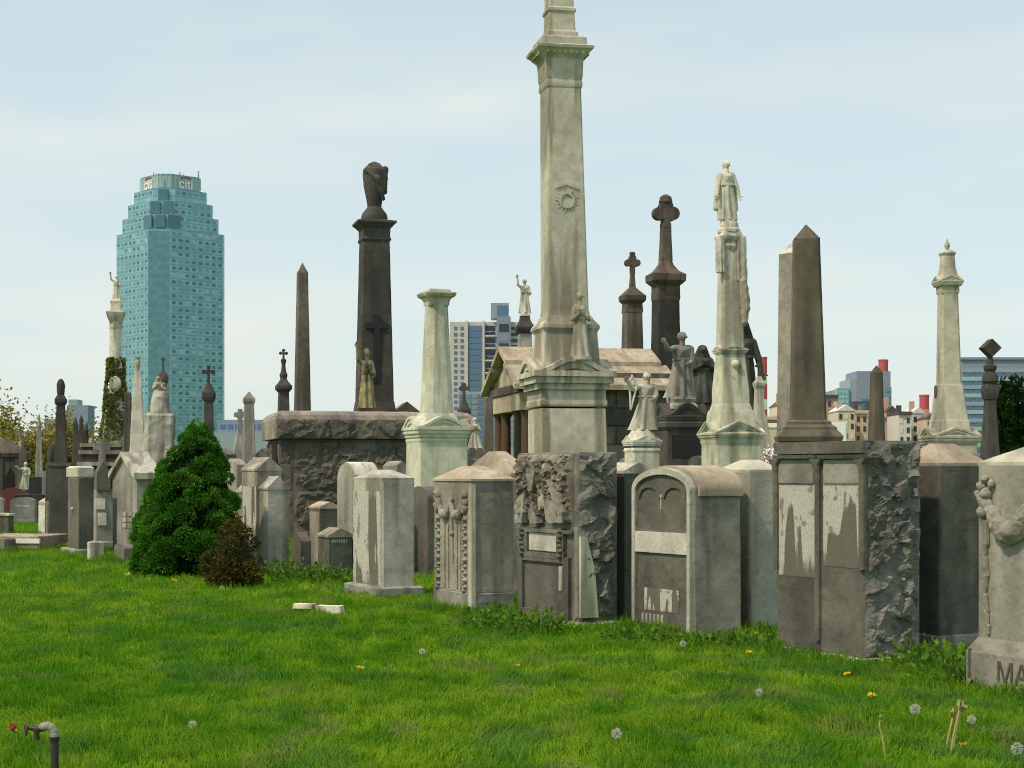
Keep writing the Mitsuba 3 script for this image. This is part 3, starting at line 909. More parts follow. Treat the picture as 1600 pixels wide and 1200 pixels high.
part(m.t, 'garland', m.f(rough(join(limb((.16, -.28, m.z(442)), (.20, -.27, m.z(476)), .07, .09), limb((.20, -.27, m.z(476)), (.18, -.28, m.z(505)), .09, .05)), .035, 11, 3, .05)), 'marble_white', 40)
part(m.t, 'medallion', m.f(join(trimesh.creation.icosphere(3, .075).apply_translation([.02, -m.h(26.5), m.z(570)]), limb((-.05, -m.h(27), m.z(588)), (.12, -m.h(28), m.z(605)), .018, .012))), C, 40)

# pale obelisk behind and brown obelisk on steps
m = Mon('pale_obelisk', 'pale grey obelisk mostly hidden behind the broad brown obelisk', 1247, 26.5, 36, cat='obelisk')
m.sq('shaft', [(690, 35), (660, 34), (397, 31)], 'granite_warm', .02)
m.sq('point', [(397, 31), (372, 1.5)], 'marble_white', .005)
m.sq('pedestal', [(None, 44), (700, 42), (690, 38)], 'granite_warm')
m = Mon('brown_obelisk', 'broad brown granite obelisk with pyramid point on a stepped base', 1265, 21.5, -5, lean=-.010, cat='obelisk')
C = 'granite_brown'
m.sq('shaft', [(658, 29), (375, 21.5)], C, .03)
m.sq('point', [(375, 21.7), (351, .8)], C, .003)
m.sq('base_moulding', [(664, 36), (660, 36), (657, 30)], C)
m.sq('base_step', [(672, 44), (669, 44), (664, 37)], C)
m.sq('base_slab', [(690, 52), (683, 54), (678, 50), (672, 44)], C)
m.sq('pedestal', [(None, 48), (760, 47), (690, 46)], 'granite_grey')

# cream column at the right
m = Mon('finial_column', 'slim cream column with square finial, at the right in front of the blue office', 1486, 26, 3, lean=-.012)
C = 'limestone_cream'
m.sq('pedestal', [(None, 46), (727, 43), (692, 42)], C)
m.gab('gable', 43, 693, 686, 672, C, 7, 6, 'tri')
m.sq('plinth', [(682, 35), (658, 31), (656, 29)], C)
m.sq('die', [(658, 30), (640, 27), (603, 22), (600, 20)], C)
m.sq('shaft', [(601, 20.3), (458, 16.5)], C, .03)
m.sq('necking', [(460, 17), (457, 18), (450, 18), (447, 17)], C, .01)
m.gab('cap', 20, 447, 443, 434, C, 5, 5, 'tri')
m.sq('cap_roof', [(440, 20), (428, 15.5), (420, 13.5)], C)
m.sq('lantern', [(420, 13), (399, 11.5)], C)
m.sq('lantern_cap', [(400, 12), (397, 14), (395, 14), (391, 7)], C)
m.rd('finial', [(392, 2.5), (389, 2.5), (385, 4.5), (381, 4), (378, 2), (374, 1.2)], C, 12)
part(m.t, 'carved_niche', m.f(extr([(x * m.k - .03, z * m.k + m.z(612)) for x, z in [(4 * math.cos(a), 10 * math.sin(a)) for a in np.linspace(0, 6.2, 16)]], -.02, .02).rotate([0, 0, -90]).translate([-m.h(24.5), 0, 0])), 'brownstone', 30)

# small obelisk right of the brown one
m = Mon('small_obelisk', 'small brown obelisk standing behind the rock-faced tombstone', 1369.5, 20.5, 12, cat='obelisk')
m.sq('shaft', [(None, 16), (700, 14.5), (583, 10.5)], 'granite_brown', .02)
m.sq('point', [(583, 10.7), (571, .6)], 'granite_brown', .003)

# dark diamond pillar at the right edge
m = Mon('diamond_pillar', 'dark pillar topped by a diamond block, half hidden by evergreens at right', 1547, 24, 8)
C = 'stone_dark'
m.sq('shaft', [(None, 20), (730, 17), (640, 11), (624, 10)], C)
m.sq('collar', [(624, 12), (618, 14), (608, 15.5), (600, 12)], C)
m.rd('bulb', [(602, 9), (596, 13), (588, 12), (582, 8), (578, 6)], C)
m.rd('ring', [(580, 8), (577, 10), (572, 10), (569, 6), (560, 4), (556, 4)], C)
part(m.t, 'diamond', m.f(extr([(0, m.z(558)), (15 * m.k, m.z(544)), (0, m.z(530)), (-15 * m.k, m.z(544))], -.09, .09)), C, False)

# dark column with a draped urn, a bronze-stained statue at its foot
m = Mon('urn_column', 'tall dark stone column carrying a draped urn, with a cross in relief', 585, 48, 14)
C = 'stone_dark'
m.sq('pedestal', [(None, 50), (700, 46), (662, 43), (655, 36)], C)
m.sq('shaft_base', [(656, 34), (640, 33), (628, 31)], C)
m.sq('shaft', [(630, 30.5), (378, 24)], C, .04)
m.sq('necking', [(379, 25), (376, 26.5), (373, 25)], C, .01)
m.sq('capital', [(374, 24.5), (360, 25), (354, 31), (351, 35), (348, 35), (346, 26)], C)
m.rd('urn_foot', [(347, 21), (340, 21), (334, 19), (328, 14), (322, 10)], C)
m.rd('urn', [(324, 11), (316, 12), (306, 14), (292, 17), (276, 18.5), (266, 18), (262, 14), (256, 9), (253, 3)], C)
part(m.t, 'urn_drape', m.f(rough(join(limb((-.26, -.18, m.z(268)), (.05, -.33, m.z(282)), .09, .10), limb((.05, -.33, m.z(282)), (.22, -.22, m.z(312)), .10, .06), limb((.3, -.05, m.z(264)), (.28, -.05, m.z(300)), .10, .08)), .03, 7, 4, .08)), 'stone_dark', 40)
part(m.t, 'relief_cross', m.f(star_cross(17 * m.k, 4.5 * m.k, -m.h(29.4) - .03, -m.h(25) + .1, m.z(511), m.z(600))), 'granite_black', False)
m.fig('statue', 640, 549, RAISE_R, 'statue_yellow', 'yellowish statue of a robed figure with one arm raised', dx=-20, dy=-m.h(33) - .45, seed=11, wide=.85)
m.rd('statue_base', [(None, 22), (646, 20), (640, 19)], C)
lb = labels[m.t + '__statue']

# slim brown obelisk and dark ornate finial post on its left
m = Mon('slim_obelisk', 'slim brown obelisk with a sharp point above the granite vault', 472.5, 52, 18, cat='obelisk')
m.sq('shaft', [(None, 18), (640, 13.5), (427, 9)], 'brownstone', .03)
m.sq('point', [(427, 9.2), (411, .6)], 'brownstone', .005)
m = Mon('finial_post', 'dark ornate post with a cross finial left of the slim obelisk', 443, 46, 15)
m.sq('shaft', [(None, 13), (660, 10), (612, 8.5)], 'stone_dark')
m.sq('cap', [(613, 9), (608, 13.5), (603, 13.5), (597, 8), (590, 4)], 'stone_dark')
m.rd('spire', [(592, 5), (586, 6.5), (580, 4), (570, 3), (563, 4.5), (560, 2.5)], 'stone_dark', 12)
part(m.t, 'finial', m.f(trefoil_cross(4.5 * m.k, 1.4 * m.k, -.04, .04, m.z(552), m.z(562))), 'stone_dark', 30)

# two brown cross columns on the tan vault's far side
for cx, d, lab, q in ((988, 62, 'smaller dark brown cross column left of the large cross column', 1.0), (1040, 60, 'large dark brown cross column with heavy trefoil cross', 1.55)):
    m = Mon('cross_column', lab, cx, d, 14, group=None)
    C = 'stone_rust'
    if q == 1.0:
        m.sq('shaft', [(None, 22), (545, 17.5), (488, 16)], 'brownstone', .03)
        m.sq('neck', [(489, 17), (485, 17), (474, 16)], C)
        m.sq('cap', [(475, 17), (470, 22), (463, 22.5), (456, 14), (449, 6)], C, .06)
        m.sq('cross_foot', [(450, 6), (436, 4.5), (424, 4)], C)
        part(m.t, 'cross', m.f(trefoil_cross(7 * m.k, 3.2 * m.k, -.1, .1, m.z(411), m.z(428))), C, 30)
        m.rd('finial', [(402, 3), (397, 5), (394, 4)], C, 10)
    else:
        m.sq('shaft', [(None, 30), (600, 24.5), (468, 22)], 'granite_black_shaft', .04)
        m.sq('neck', [(470, 22.5), (467, 23), (448, 22.5), (444, 25)], C)
        m.sq('cap', [(446, 26), (440, 33), (430, 33.5), (424, 22), (414, 14), (406, 11)], C, .1)
        m.sq('cross_foot', [(408, 11.5), (380, 10), (350, 9)], C)
        part(m.t, 'cross', m.f(trefoil_cross(10.5 * m.k, 6 * m.k, -.18, .18, m.z(334), m.z(356))), C, 30)
        m.rd('finial', [(324, 5), (316, 11), (308, 9), (304, 3)], C, 12)

# statue on a column behind the tall one
m = Mon('statue_column', 'slender grey column with a small statue raising one arm, left of the tall cream column', 820, 58, 10)
m.sq('shaft', [(None, 16), (560, 12), (520, 11)], 'granite_grey_far')
m.sq('capital', [(522, 12), (517, 16), (512, 17), (506, 12), (500, 9), (493, 8)], 'stone_dark')
m.sq('statue_base', [(494, 9), (490, 8), (487, 6)], 'marble_white')
m.fig('statue', 489, 436, RAISE_R, 'marble_white', 'tiny pale statue lifting its right arm', seed=13, r0=.15)

# child statue and angel
m = Mon('child_monument', 'white statue of a child with harp on a low white pedestal', 1003, 27, 16)
C = 'marble_white'
m.sq('pedestal', [(None, 30), (722, 28), (706, 27.5)], C)
m.sq('pedestal_moulding', [(707, 28), (704, 29.5), (700, 28)], C, .01)
m.gab('cap', 28, 697, 692, 684, C, 5, 4)
part(m.t, 'rock_mound', m.f(rough(lathe([(m.z(690), .26), (m.z(684), .25), (m.z(676), .20), (m.z(670), .15)], 24), .03, 9, 2)), C, 45)
m.fig('statue', 672, 582, HARP, C, 'white statue of a robed child holding up a small harp', seed=17, dx=3, lean=.05, turn=-8, wide=1.35, r0=.17)
hp = [(-22, 640), (-24, 600), (-20, 588), (-12, 604)]
part(m.t, 'harp', m.f(join(*[limb((p[0] * m.k, -.10, m.z(p[1])), (q[0] * m.k, -.10, m.z(q[1])), .02, .02, 8) for p, q in zip(hp, hp[1:] + hp[:1])])), C, 40)
m = Mon('angel_monument', 'grey robed statue reaching out, on a black gabled monument', 1064, 36, 12)
m.sq('pedestal', [(None, 45), (722, 43), (672, 42)], 'stone_dark')
part(m.t, 'dark_panel', m.f(box(-m.h(32), m.h(32), -m.h(42.5) - .02, -m.h(40), m.z(715), m.z(680))), 'granite_black', False)
m.sq('cornice', [(673, 43), (668, 47), (662, 47), (660, 44)], 'stone_dark')
m.gab('gable', 41, 661, 654, 634, 'stone_dark', 6, 4)
m.sq('statue_base', [(640, 28), (634, 27), (630, 22), (624, 24), (620, 20)], 'granite_grey_far')
m.fig('statue', 622, 519, REACH, 'granite_grey_far', 'grey robed statue with one arm reaching out to the left', dx=-2, seed=19, lean=.03, r0=.165, turn=-6, wide=1.3)

# dark figures behind
m = Mon('dark_statue', 'dark stone seated figure under a hooded cloak, right of the grey angel', 1098, 42, 8, cat='statue')
m.sq('pedestal', [(None, 26), (650, 22), (634, 21), (628, 18)], 'stone_dark')
m.fig('figure', 630, 540, PRAY, 'stone_dark', None, seed=23, veil=True, r0=.20, cloak=True, wide=1.35)
m = Mon('mourning_statue', 'dark statue of a standing mourner half hidden behind the draped white monument', 1161, 44, 4, cat='statue')
m.sq('pedestal', [(None, 17), (660, 14), (640, 13)], 'stone_dark')
m.fig('figure', 641, 500, DOWN, 'stone_dark', None, seed=29, veil=True, r0=.13)

# pale cross pinnacle
m = Mon('cross_pinnacle', 'pale stone pinnacle with a small cross, between the draped monument and the obelisks', 1186, 38, 14)
C = 'limestone_cream'
m.sq('base', [(None, 26), (722, 22), (672, 16), (650, 12)], C)
m.sq('shaft', [(652, 12), (640, 9), (606, 8)], C)
m.sq('cap', [(607, 8.5), (603, 10.5), (598, 10.5), (595, 7), (588, 4)], C)
part(m.t, 'cross', m.f(star_cross(6 * m.k, 1.6 * m.k, -.04, .04, m.z(572), m.z(590))), 'stone_dark', False)
t = thing('flower_wreath', 'red and white grave flowers beside the carved tombstone rim at the brown obelisk', 'flowers')
r2 = np.random.default_rng(4)
p = r2.normal(0, 1, (160, 3)) * [.035, .03, .045] + [PX(1203, 17), 17, PZ(714, 17)]
part(t, 'white_petals', leaf_cloud(p, r2.normal(0, 1, p.shape), .04, r2, .8), 'paint_white', False, kind='stuff')
part(t, 'red_petals', leaf_cloud(p[:50] + [0, -.03, -.05], r2.normal(0, 1, (50, 3)), .04, r2, .8), 'paint_red', False, kind='stuff')
part(t, 'stand', rod((PX(1202, 17), 17, -.02), (PX(1202, 17), 17, PZ(714, 17)), .012), 'granite_black')

# ------------------------------------------------------------------ vaults
# granite vault left of the capped column
t = thing('granite_vault', 'low brown rock-faced granite vault with heavy rounded lid', 'mausoleum')
d, ang = 38.0, 14
fr = Frame(PX(437, d), d, ang)
k = d / FPX
W, D = 4.45, 3.2
part(t, 'wall', fr(box(.05, W - .05, .05, D, -.05, PZ(686, d))), 'vault_rock', False)
course = [(838, 768), (766, 690)]
vr = np.random.default_rng(12)
for ci, (zb, zt) in enumerate(course):
    cuts = [0, W] if ci == 1 else [0, W * .55, W]
    cuts = [0, .32, W] if ci == 1 else [0, .32, W * .55, W]
    for q in range(len(cuts) - 1):
        x0, x1 = cuts[q] + .012, cuts[q + 1] - .012
        z0, z1 = PZ(zb, d), PZ(zt, d)
        fc = chips(x1 - x0, z1 - z0, .042 if q else .015, .17, 40 + ci * 5 + q, .035, .34)
        fc.apply_translation([x0, .045, z0])
        part(t, 'block', fr(fc), 'vault_rock', False)
    for q in range(2):
        x0 = D * q / 2 + .02
        fc = chips(D / 2 - .04, PZ(zt, d) - PZ(zb, d), .04, .3, 60 + ci * 2 + q, .06)
        fc.apply_transform(trimesh.transformations.rotation_matrix(-math.pi / 2, [0, 0, 1]))
        fc.apply_translation([.045, D - x0, PZ(zb, d)])
        part(t, 'block', fr(fc), 'vault_rock', False)
lid = chips(W + .1, PZ(655, d) - PZ(685, d), .035, .18, 77, .035, .34)
lid.apply_translation([-.05, -.10, PZ(685, d)])
part(t, 'lid_face', fr(lid), 'vault_rock', False)
part(t, 'lid', fr(rough(loft([(PZ(685, d), -.1, W + .1, -.09, D + .1), (PZ(655, d), -.1, W + .1, -.09, D + .1), (PZ(648, d), -.07, W + .07, -.03, D), (PZ(643, d), 0, W, .15, D - .2), (PZ(640, d), .1, W - .1, .6, D - .6)], .03), .012, 5, 3, .25)), 'vault_lid', 40)
part(t, 'doorway', fr(box(-.02, .1, .5, 1.5, 0, PZ(692, d))), 'door_dark', False)

# vault with tan slab roof
t = thing('tan_roof_vault', 'large brown vault with tan stone slab roof and porch columns, behind the tall column', 'mausoleum')
d, ang = 50.0, 12
k = d / FPX
fr = Frame(PX(815, d), d, ang)
W, D = 246 * k, 4.6
ze, zr_, zw = PZ(598, d), PZ(545, d), PZ(612, d)
part(t, 'body', fr(box(1.1, W, .25, D, -.05, PZ(606, d))), 'brownstone', False)
for j in range(7):
    zb, zt = 4.05 - j * .55, 4.05 - j * .55 + .53
    off = .6 * (j % 2)
    x = 1.1
    q = 0
    while x < W - .05:
        x1 = min(W + .02, x + (1.25 if q else 1.25 - off))
        part(t, 'block', fr(loft([(zb, x + .01, x1 - .01, .22, .5), (zb + .03, x + .01, x1 - .01, .20 - .03 * ((j + q) % 3 == 0), .5), (zt, x + .01, x1 - .01, .20 - .03 * ((j + q) % 3 == 0), .5)], .02)), ['brownstone', 'stone_dark', 'vault_rock'][(j * 5 + q * 3) % 3], False)
        x, q = x1, q + 1
part(t, 'cornice', fr(box(-.1, W + .15, -.12, D + .1, PZ(612, d), PZ(599, d))), 'stone_rust', False)
# the gable end faces left: ridge along x
half = (D + .5) / 2
yc = D / 2
gz = PZ(545, d) + .1
gab = [(-.2, PZ(600, d)), (D + .2, PZ(600, d)), (yc, gz - .35)]
part(t, 'gable_wall', fr(extr_x(gab, .02, W - .3)), 'stone_tan', False)
rp = lambda y, o: (y, gz - abs(y - yc) / half * (gz - PZ(598, d)) + o)
for q, (y0, y1, o) in enumerate(((-.35, yc - half * .40, 0), (yc - half * .45, yc + half * .45, .14), (yc + half * .40, D + .35, 0))):
    ysq = [y0, yc, y1] if y0 < yc < y1 else [y0, y1]
    pts = [rp(y, o) for y in ysq] + [rp(y, o - .16) for y in ysq[::-1]]
    x0, x1 = (-.25, W + .1)
    if q == 1:
        pr = extr_x([(y, z) if abs(y - yc) > .01 else (y, z - .0) for y, z in pts], x0, x1 - .1)
    else:
        pr = extr_x(pts, x0 - .05, x1 + .1)
    part(t, 'roof_slab', fr(pr), 'stone_tan', False)
part(t, 'lintel', fr(box(-.05, 1.2, .0, D, PZ(640, d), PZ(613, d))), 'stone_tan', False)
part(t, 'porch_back', fr(box(1.02, 1.2, .3, D - .3, 0, PZ(640, d))), 'door_dark', False)
part(t, 'door', fr(box(.96, 1.03, yc - .55, yc + .55, .1, PZ(660, d))), 'bronze_brown', False)
for y in (.25, 1.35, D - 1.35, D - .3):
    part(t, 'porch_column', fr(lathe([(.2, .17), (PZ(648, d), .15), (PZ(642, d), .2), (PZ(640, d), .22)], 18).apply_translation([.2, y, 0])), 'bronze_brown')
part(t, 'step', fr(box(-.5, 1.2, -.1, D + .1, -.05, .2)), 'stone_tan', False)


# ------------------------------------------------------------------ tombstones
TUFT = []


class Tomb:
    """A slab whose near corner stands at photo column 'corner' on ground row 'base'; its front runs back to column 'left', its end to column 'right'."""

    def __init__(s, name, label, left, corner, right, base, ang=-63, group=None, cat='tombstone', d=None, tuft=True):
        s.t = thing(name, label, cat, group)
        s.d = d or gd(base)
        c, n = math.cos(math.radians(ang)), math.sin(math.radians(ang))
        s.xa, s.ya = np.array([c, n]), np.array([-n, c])
        C = np.array([PX(corner, s.d), s.d])
        L, R = (left - 800) / FPX, (right - 800) / FPX
        s.w = (C[0] - L * C[1]) / (s.xa[0] - L * s.xa[1])
        s.th = (R * C[1] - C[0]) / (s.ya[0] - R * s.ya[1])
        s.O = C - s.w * s.xa
        s.f = Frame(s.O[0], s.O[1], ang)
        s.k = s.d / FPX
        if s.d < 40 and tuft:
            TUFT.append((s.O, s.O + s.w * s.xa, -s.ya))
            TUFT.append((s.O + s.w * s.xa, s.O + s.w * s.xa + s.th * s.ya, s.xa))

    def z(s, row):
        return PZ(row, s.d)

    def front(s, px, row):
        L = (px - 800) / FPX
        x = (L * s.O[1] - s.O[0]) / (s.xa[0] - L * s.xa[1])
        return x, PZ(row, s.O[1] + x * s.xa[1])

    def end(s, px, row):
        L = (px - 800) / FPX
        C = s.O + s.w * s.xa
        y = (L * C[1] - C[0]) / (s.ya[0] - L * s.ya[1])
        return y, PZ(row, C[1] + y * s.ya[1])

    def add(s, name, m, mat, smooth=25, label=None, uv=None):
        return part(s.t, name, s.f(m), mat, smooth, label, uv)

    def body(s, top, kind, eave, mat, roof=None, plinth=None, over=.0, z0=-.06, bev=.015, taper=0.0):
        w, t, ze, zt = s.w, s.th, s.z(eave), s.z(top)
        zb = z0
        if plinth:
            row, o, pm = plinth
            zp = s.z(row)
            s.add('plinth', rough(loft([(z0, -o, w + o, -o, t + o), (zp - .02, -o, w + o, -o, t + o), (zp, -o + .03, w + o - .03, -o + .03, t + o - .03)], .03), .010, 6, int(w * 100), .09), pm, 40)
            zb = zp - .005
        r = roof or mat
        q = taper
        if kind == 'hip':
            s.add('body', loft([(zb, -q, w + q, -q, t + q), (ze, 0, w, 0, t)], bev), mat)
            o = over
            s.add('roof', loft([(ze + .001, -o, w + o, -o, t + o), (ze + .025, -o, w + o, -o, t + o), (zt, w * .42, w * .58, t * .3, t * .7)], .004), r)
        elif kind == 'flat':
            s.add('body', loft([(zb, 0, w, 0, t), (zt - .015, 0, w, 0, t), (zt, .015, w - .015, .015, t - .015)], bev), mat)
        elif kind == 'arch':
            pts = [(0, zb), (w, zb), (w, ze)] + [(w / 2 + w / 2 * math.cos(a), ze + (zt - ze) * math.sin(a)) for a in np.linspace(.12, math.pi - .12, 16)] + [(0, ze)]
            s.add('body', extr(pts, 0, t), mat)
        elif kind == 'gable':      # gable on the front
            s.add('body', extr([(0, zb), (w, zb), (w, ze), (w / 2, zt), (0, ze)], 0, t), mat)
            o = over
            if o:
                s.add('roof', extr([(-o, ze - o * .6), (-o, ze + .07), (w / 2, zt + .08), (w + o, ze + .07), (w + o, ze - o * .6), (w / 2, zt)], -o, t + o), r)
        elif kind == 'saddle':     # ridge along the front
            s.add('body', extr_x([(0, zb), (t, zb), (t, ze), (t / 2, zt - .01), (0, ze)], 0, w), mat)
            s.add('roof', extr_x([(-over, ze), (t + over, ze), (t + over, ze + .03), (t / 2, zt), (-over, ze + .03)], -over, w + over), r)
        return s


G = 'granite_grey'
# 1: streaked stone, left end of the front row
s = Tomb('tombstone', 'pale streaked tombstone on a wide plinth, at the left end of the front row', 552, 598, 648, 934, tuft=False)
s.body(734, 'hip', 750, 'granite_pale', 'granite_pale', plinth=(917, .10, 'granite_grey'))
x0, z0 = .012, s.z(916)
x1, z1 = s.w - .05, s.z(768)
m_, uv = sheet([(x0, -.006, z0), (x1, -.006, z0), (x1, -.006, z1), (x0, -.006, z1)], [(2.02, .1), (2.98, .1), (2.98, 1.1), (2.02, 1.1)])
s.add('washed_panel', m_, 'plate_washed', False, uv=uv)
# behind it
s = Tomb('tombstone', 'round-topped tombstone peeping out behind the pale streaked one, sunlight on its top put in as a white cap', 527, 552, 592, 905)
s.body(723, 'arch', 752, 'granite_pale', z0=-.06)
x0, z0 = s.front(530, 820)
s.add('cap', extr([(s.w / 2 + (s.w / 2 + .015) * math.cos(a), s.z(752) + (s.z(723) - s.z(752) + .015) * math.sin(a)) for a in np.linspace(.3, math.pi - .3, 14)] + [(s.w * .1, s.z(745))], .03, s.th), 'marble_white')  # white cap put over the top for the sunlight on it
s = Tomb('tombstone', 'dark grey round-topped tombstone in the gap between the two left front stones', 640, 668, 690, 903)
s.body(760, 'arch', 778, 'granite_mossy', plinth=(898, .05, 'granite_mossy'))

# 2: stone with carved garlands
s = Tomb('tombstone', 'tombstone carved with garlands and bead borders under a low hipped top', 678, 737, 803, 958)
s.body(728, 'hip', 752, 'granite_warm', 'stone_tan', plinth=(926, .012, 'granite_grey'), over=.015)
w, zt = s.w, s.z(752)
orn = []
for side in (0, 1):
    xb = .13 * w if side == 0 else .84 * w
    n = 22
    for i in range(n):
        zz = s.z(812) + (s.z(924) - s.z(812)) * i / (n - 1)
        orn.append(ball((xb + .012 * (-1) ** i, -.005, zz), .032 + .008 * (i % 3 == 0), 7))
    s.add('bead_border', join(*orn), 'granite_warm', 40)
    orn = []
    s.add('carved_rosette', rough(join(*[ball((xb + .03 * math.cos(a), -.01, s.z(785) + .09 * math.sin(a)), .045, 9) for a in np.linspace(0, 5.5, 7)]), .015, 20, side, .03), 'granite_warm', 40)
for a0, a1 in ((.16, .52), (.5, .84)):
    pts = [(w * (a0 + (a1 - a0) * q), s.z(783) - .16 * math.sin(math.pi * q) ** .8) for q in np.linspace(0, 1, 9)]
    s.add('carved_swag', rough(join(*[limb((p[0], -.02, p[1]), (q[0], -.02, q[1]), .035 + .02 * (i in (3, 4)), .035 + .02 * (i in (3, 4)), 9) for i, (p, q) in enumerate(zip(pts, pts[1:]))]), .012, 25, 3, .03), 'granite_warm', 40)
s.add('carved_tassel', rough(join(limb((w * .5, -.012, s.z(785)), (w * .52, -.012, s.z(838)), .03, .016), ball((w * .52, -.015, s.z(836)), .035, 8), limb((w * .52, -.008, s.z(845)), (w * .53, -.008, s.z(882)), .014, .008)), .006, 30, 2), 'granite_warm', 40)
for a in (.30, .40, .63, .72):
    s.add('flute', extr([(w * a - .018, s.z(922)), (w * a + .018, s.z(922)), (w * a + .018, s.z(820)), (w * a - .018, s.z(820))], -.014, .01), 'granite_warm', False)
s.add('corner_strip', loft([(s.z(958), w - .05, w + .018, -.022, .05), (s.z(757), w - .05, w + .012, -.018, .05)], .012), 'limestone_cream')
s = Tomb('tombstone', 'tan tombstone with sloping top, wedged behind the garland stone', 722, 798, 835, 935)
s.body(704, 'hip', 742, 'granite_warm', 'stone_tan')

# 3: rock-faced stone with carved front
s = Tomb('tombstone', 'dark rugged tombstone with deeply carved front and rock-faced end', 808, 903, 965, 978, tuft=False)
w, t, zt = s.w, s.th, s.z(706)
s.body(706, 'flat', 706, 'rock_face', plinth=(972, .06, 'granite_pale'))
ch = chips(t - .02, zt - .1, .06, .12, 5, .015)
ch.apply_transform(trimesh.transformations.rotation_matrix(math.pi / 2, [0, 0, 1]))
ch.apply_translation([w - .002, .01, .08])
s.add('rock_face', ch, 'rock_face', False)
s.add('smooth_wedge', extr_x([(.0, .08), (.20, .08), (.16, s.z(890)), (.07, s.z(840)), (0, s.z(838))], w - .01, w + .06), 'marble_green', False)
x0, zc = s.front(812, 820)
car = chips(w * .90, zt - s.z(818) - .02, .085, .055, 15, .011)
car.apply_translation([.04, -.004, s.z(818)])
s.add('carved_foliage', car, 'carved_brown', 14)
for i, pl in enumerate(([(815, 817), (815, 792), (821, 776), (829, 768), (828, 800), (826, 817)], [(839, 817), (838, 795), (843, 790), (850, 812), (852, 817)], [(838, 766), (838, 745), (846, 722), (849, 738), (844, 768)], [(858, 740), (857, 726), (862, 724), (864, 742)],
                        [(866, 817), (862, 790), (868, 778), (880, 790), (884, 817)], [(884, 800), (874, 772), (866, 750), (872, 748), (884, 770), (892, 800), (892, 817), (885, 817)], [(852, 800), (852, 772), (857, 765), (862, 790)])):
    q = [s.front(*p) for p in pl]
    m_ = rough(extr(q, -.085 - .01 * (i % 3), -.02), .018, 14, i, .022)
    s.add('carved_fold', m_, 'granite_warm' if i % 3 else 'granite_pale', 40)
fx = lambda p, r_: s.front(p, r_)
xa_, za = fx(812, 824); xb_, zb_ = fx(897, 824)
s.add('ledge', loft([(za - .035, xa_, xb_, -.045, .05), (za, xa_, xb_, -.06, .05)], .01), 'granite_warm')
x0, z0 = fx(818, 868); x1, z1 = fx(886, 826)
fr_out = [(x0, z0), (x1, z0), (x1, z1), (x0, z1)]
pc = m3.CrossSection([[list(p) for p in fr_out]]) - m3.CrossSection([[[x0 + .15, z0 + .05], [x1 - .15, z0 + .05], [x1 - .15, z1 - .05], [x0 + .15, z1 - .05]]])
s.add('plate_frame', pc.extrude(.05).rotate([90, 0, 0]).translate([0, .005, 0]), 'granite_mossy', False)
s.add('name_plate', box(x0 + .16, x1 - .16, -.02, .02, z0 + .07, z1 - .06), 'plate_streaked', False)
for q in (0, 1):
    xx = x0 + .06 if q == 0 else x1 - .06
    s.add('carved_scroll', join(*[ball((xx + .015 * math.sin(i * 1.7), -.05, z0 + .03 + i * (z1 - z0 - .06) / 5), .035, 8) for i in range(6)]), 'granite_mossy', 40)
x0, z0 = fx(814, 962); x1, z1 = fx(893, 872)
pc = m3.CrossSection([[[x0, z0], [x1, z0], [x1, z1], [x0, z1]]]) - m3.CrossSection([[[x0 + .10, z0 + .10], [x1 - .12, z0 + .10], [x1 - .12, z1 - .06], [x0 + .10, z1 - .06]]])
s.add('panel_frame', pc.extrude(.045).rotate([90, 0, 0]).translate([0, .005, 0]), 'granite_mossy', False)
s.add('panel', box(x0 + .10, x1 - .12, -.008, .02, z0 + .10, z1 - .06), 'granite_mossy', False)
xs_, zs_ = fx(880, 922); xs2, zs2 = fx(885, 885)
s.add('pale_streak', box(xs_, xs2, -.052, .0, zs_, zs2), 'plate_streaked', False)
s.add('corner_strip', loft([(.02, w - .05, w + .02, -.02, .05), (s.z(824), w - .05, w + .02, -.02, .05)], .012), 'granite_pale')
s = Tomb('tombstone', 'tombstone with pale cap, coloured dark for shade, in the gap right of the rugged carved stone', 925, 976, 1020, 972)
s.body(722, 'saddle', 740, 'granite_mossy', 'granite_pale', over=.01)  # dark granite on the body carries the shade of the gap

# 4: arched stone
s = Tomb('tombstone', 'round-arched tombstone with white band across its mossy front', 992, 1082, 1156, 997, ang=-61)
w, t = s.w, s.th
ze, zt = s.z(765), s.z(732)
top = [(w / 2 + w / 2 * math.cos(a), ze + (zt - ze) * math.sin(a)) for a in np.linspace(.1, math.pi - .1, 20)]
s.add('body', extr([(-.01, -.06), (w + .02, -.06), (w, ze)] + top + [(0, ze)], .02, t), 'granite_warm', 25)
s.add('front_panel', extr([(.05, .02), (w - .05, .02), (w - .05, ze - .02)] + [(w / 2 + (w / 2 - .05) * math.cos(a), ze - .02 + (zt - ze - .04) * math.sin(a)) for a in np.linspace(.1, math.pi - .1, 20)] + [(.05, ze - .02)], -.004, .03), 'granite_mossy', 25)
o_ = [(w + .004, .02), (w + .004, ze)] + [(w / 2 + (w / 2 + .004) * math.cos(a), ze + (zt - ze + .004) * math.sin(a)) for a in np.linspace(.05, math.pi - .05, 20)] + [(-.004, ze), (-.004, .02)]
i_ = [(.045, .02), (.045, ze - .02)] + [(w / 2 - (w / 2 - .045) * math.cos(a), ze - .02 + (zt - ze - .035) * math.sin(a)) for a in np.linspace(.05, math.pi - .05, 20)] + [(w - .045, ze - .02), (w - .045, .02)]
s.add('rim', extr(o_ + i_, -.035, .03), 'granite_pale', 25)
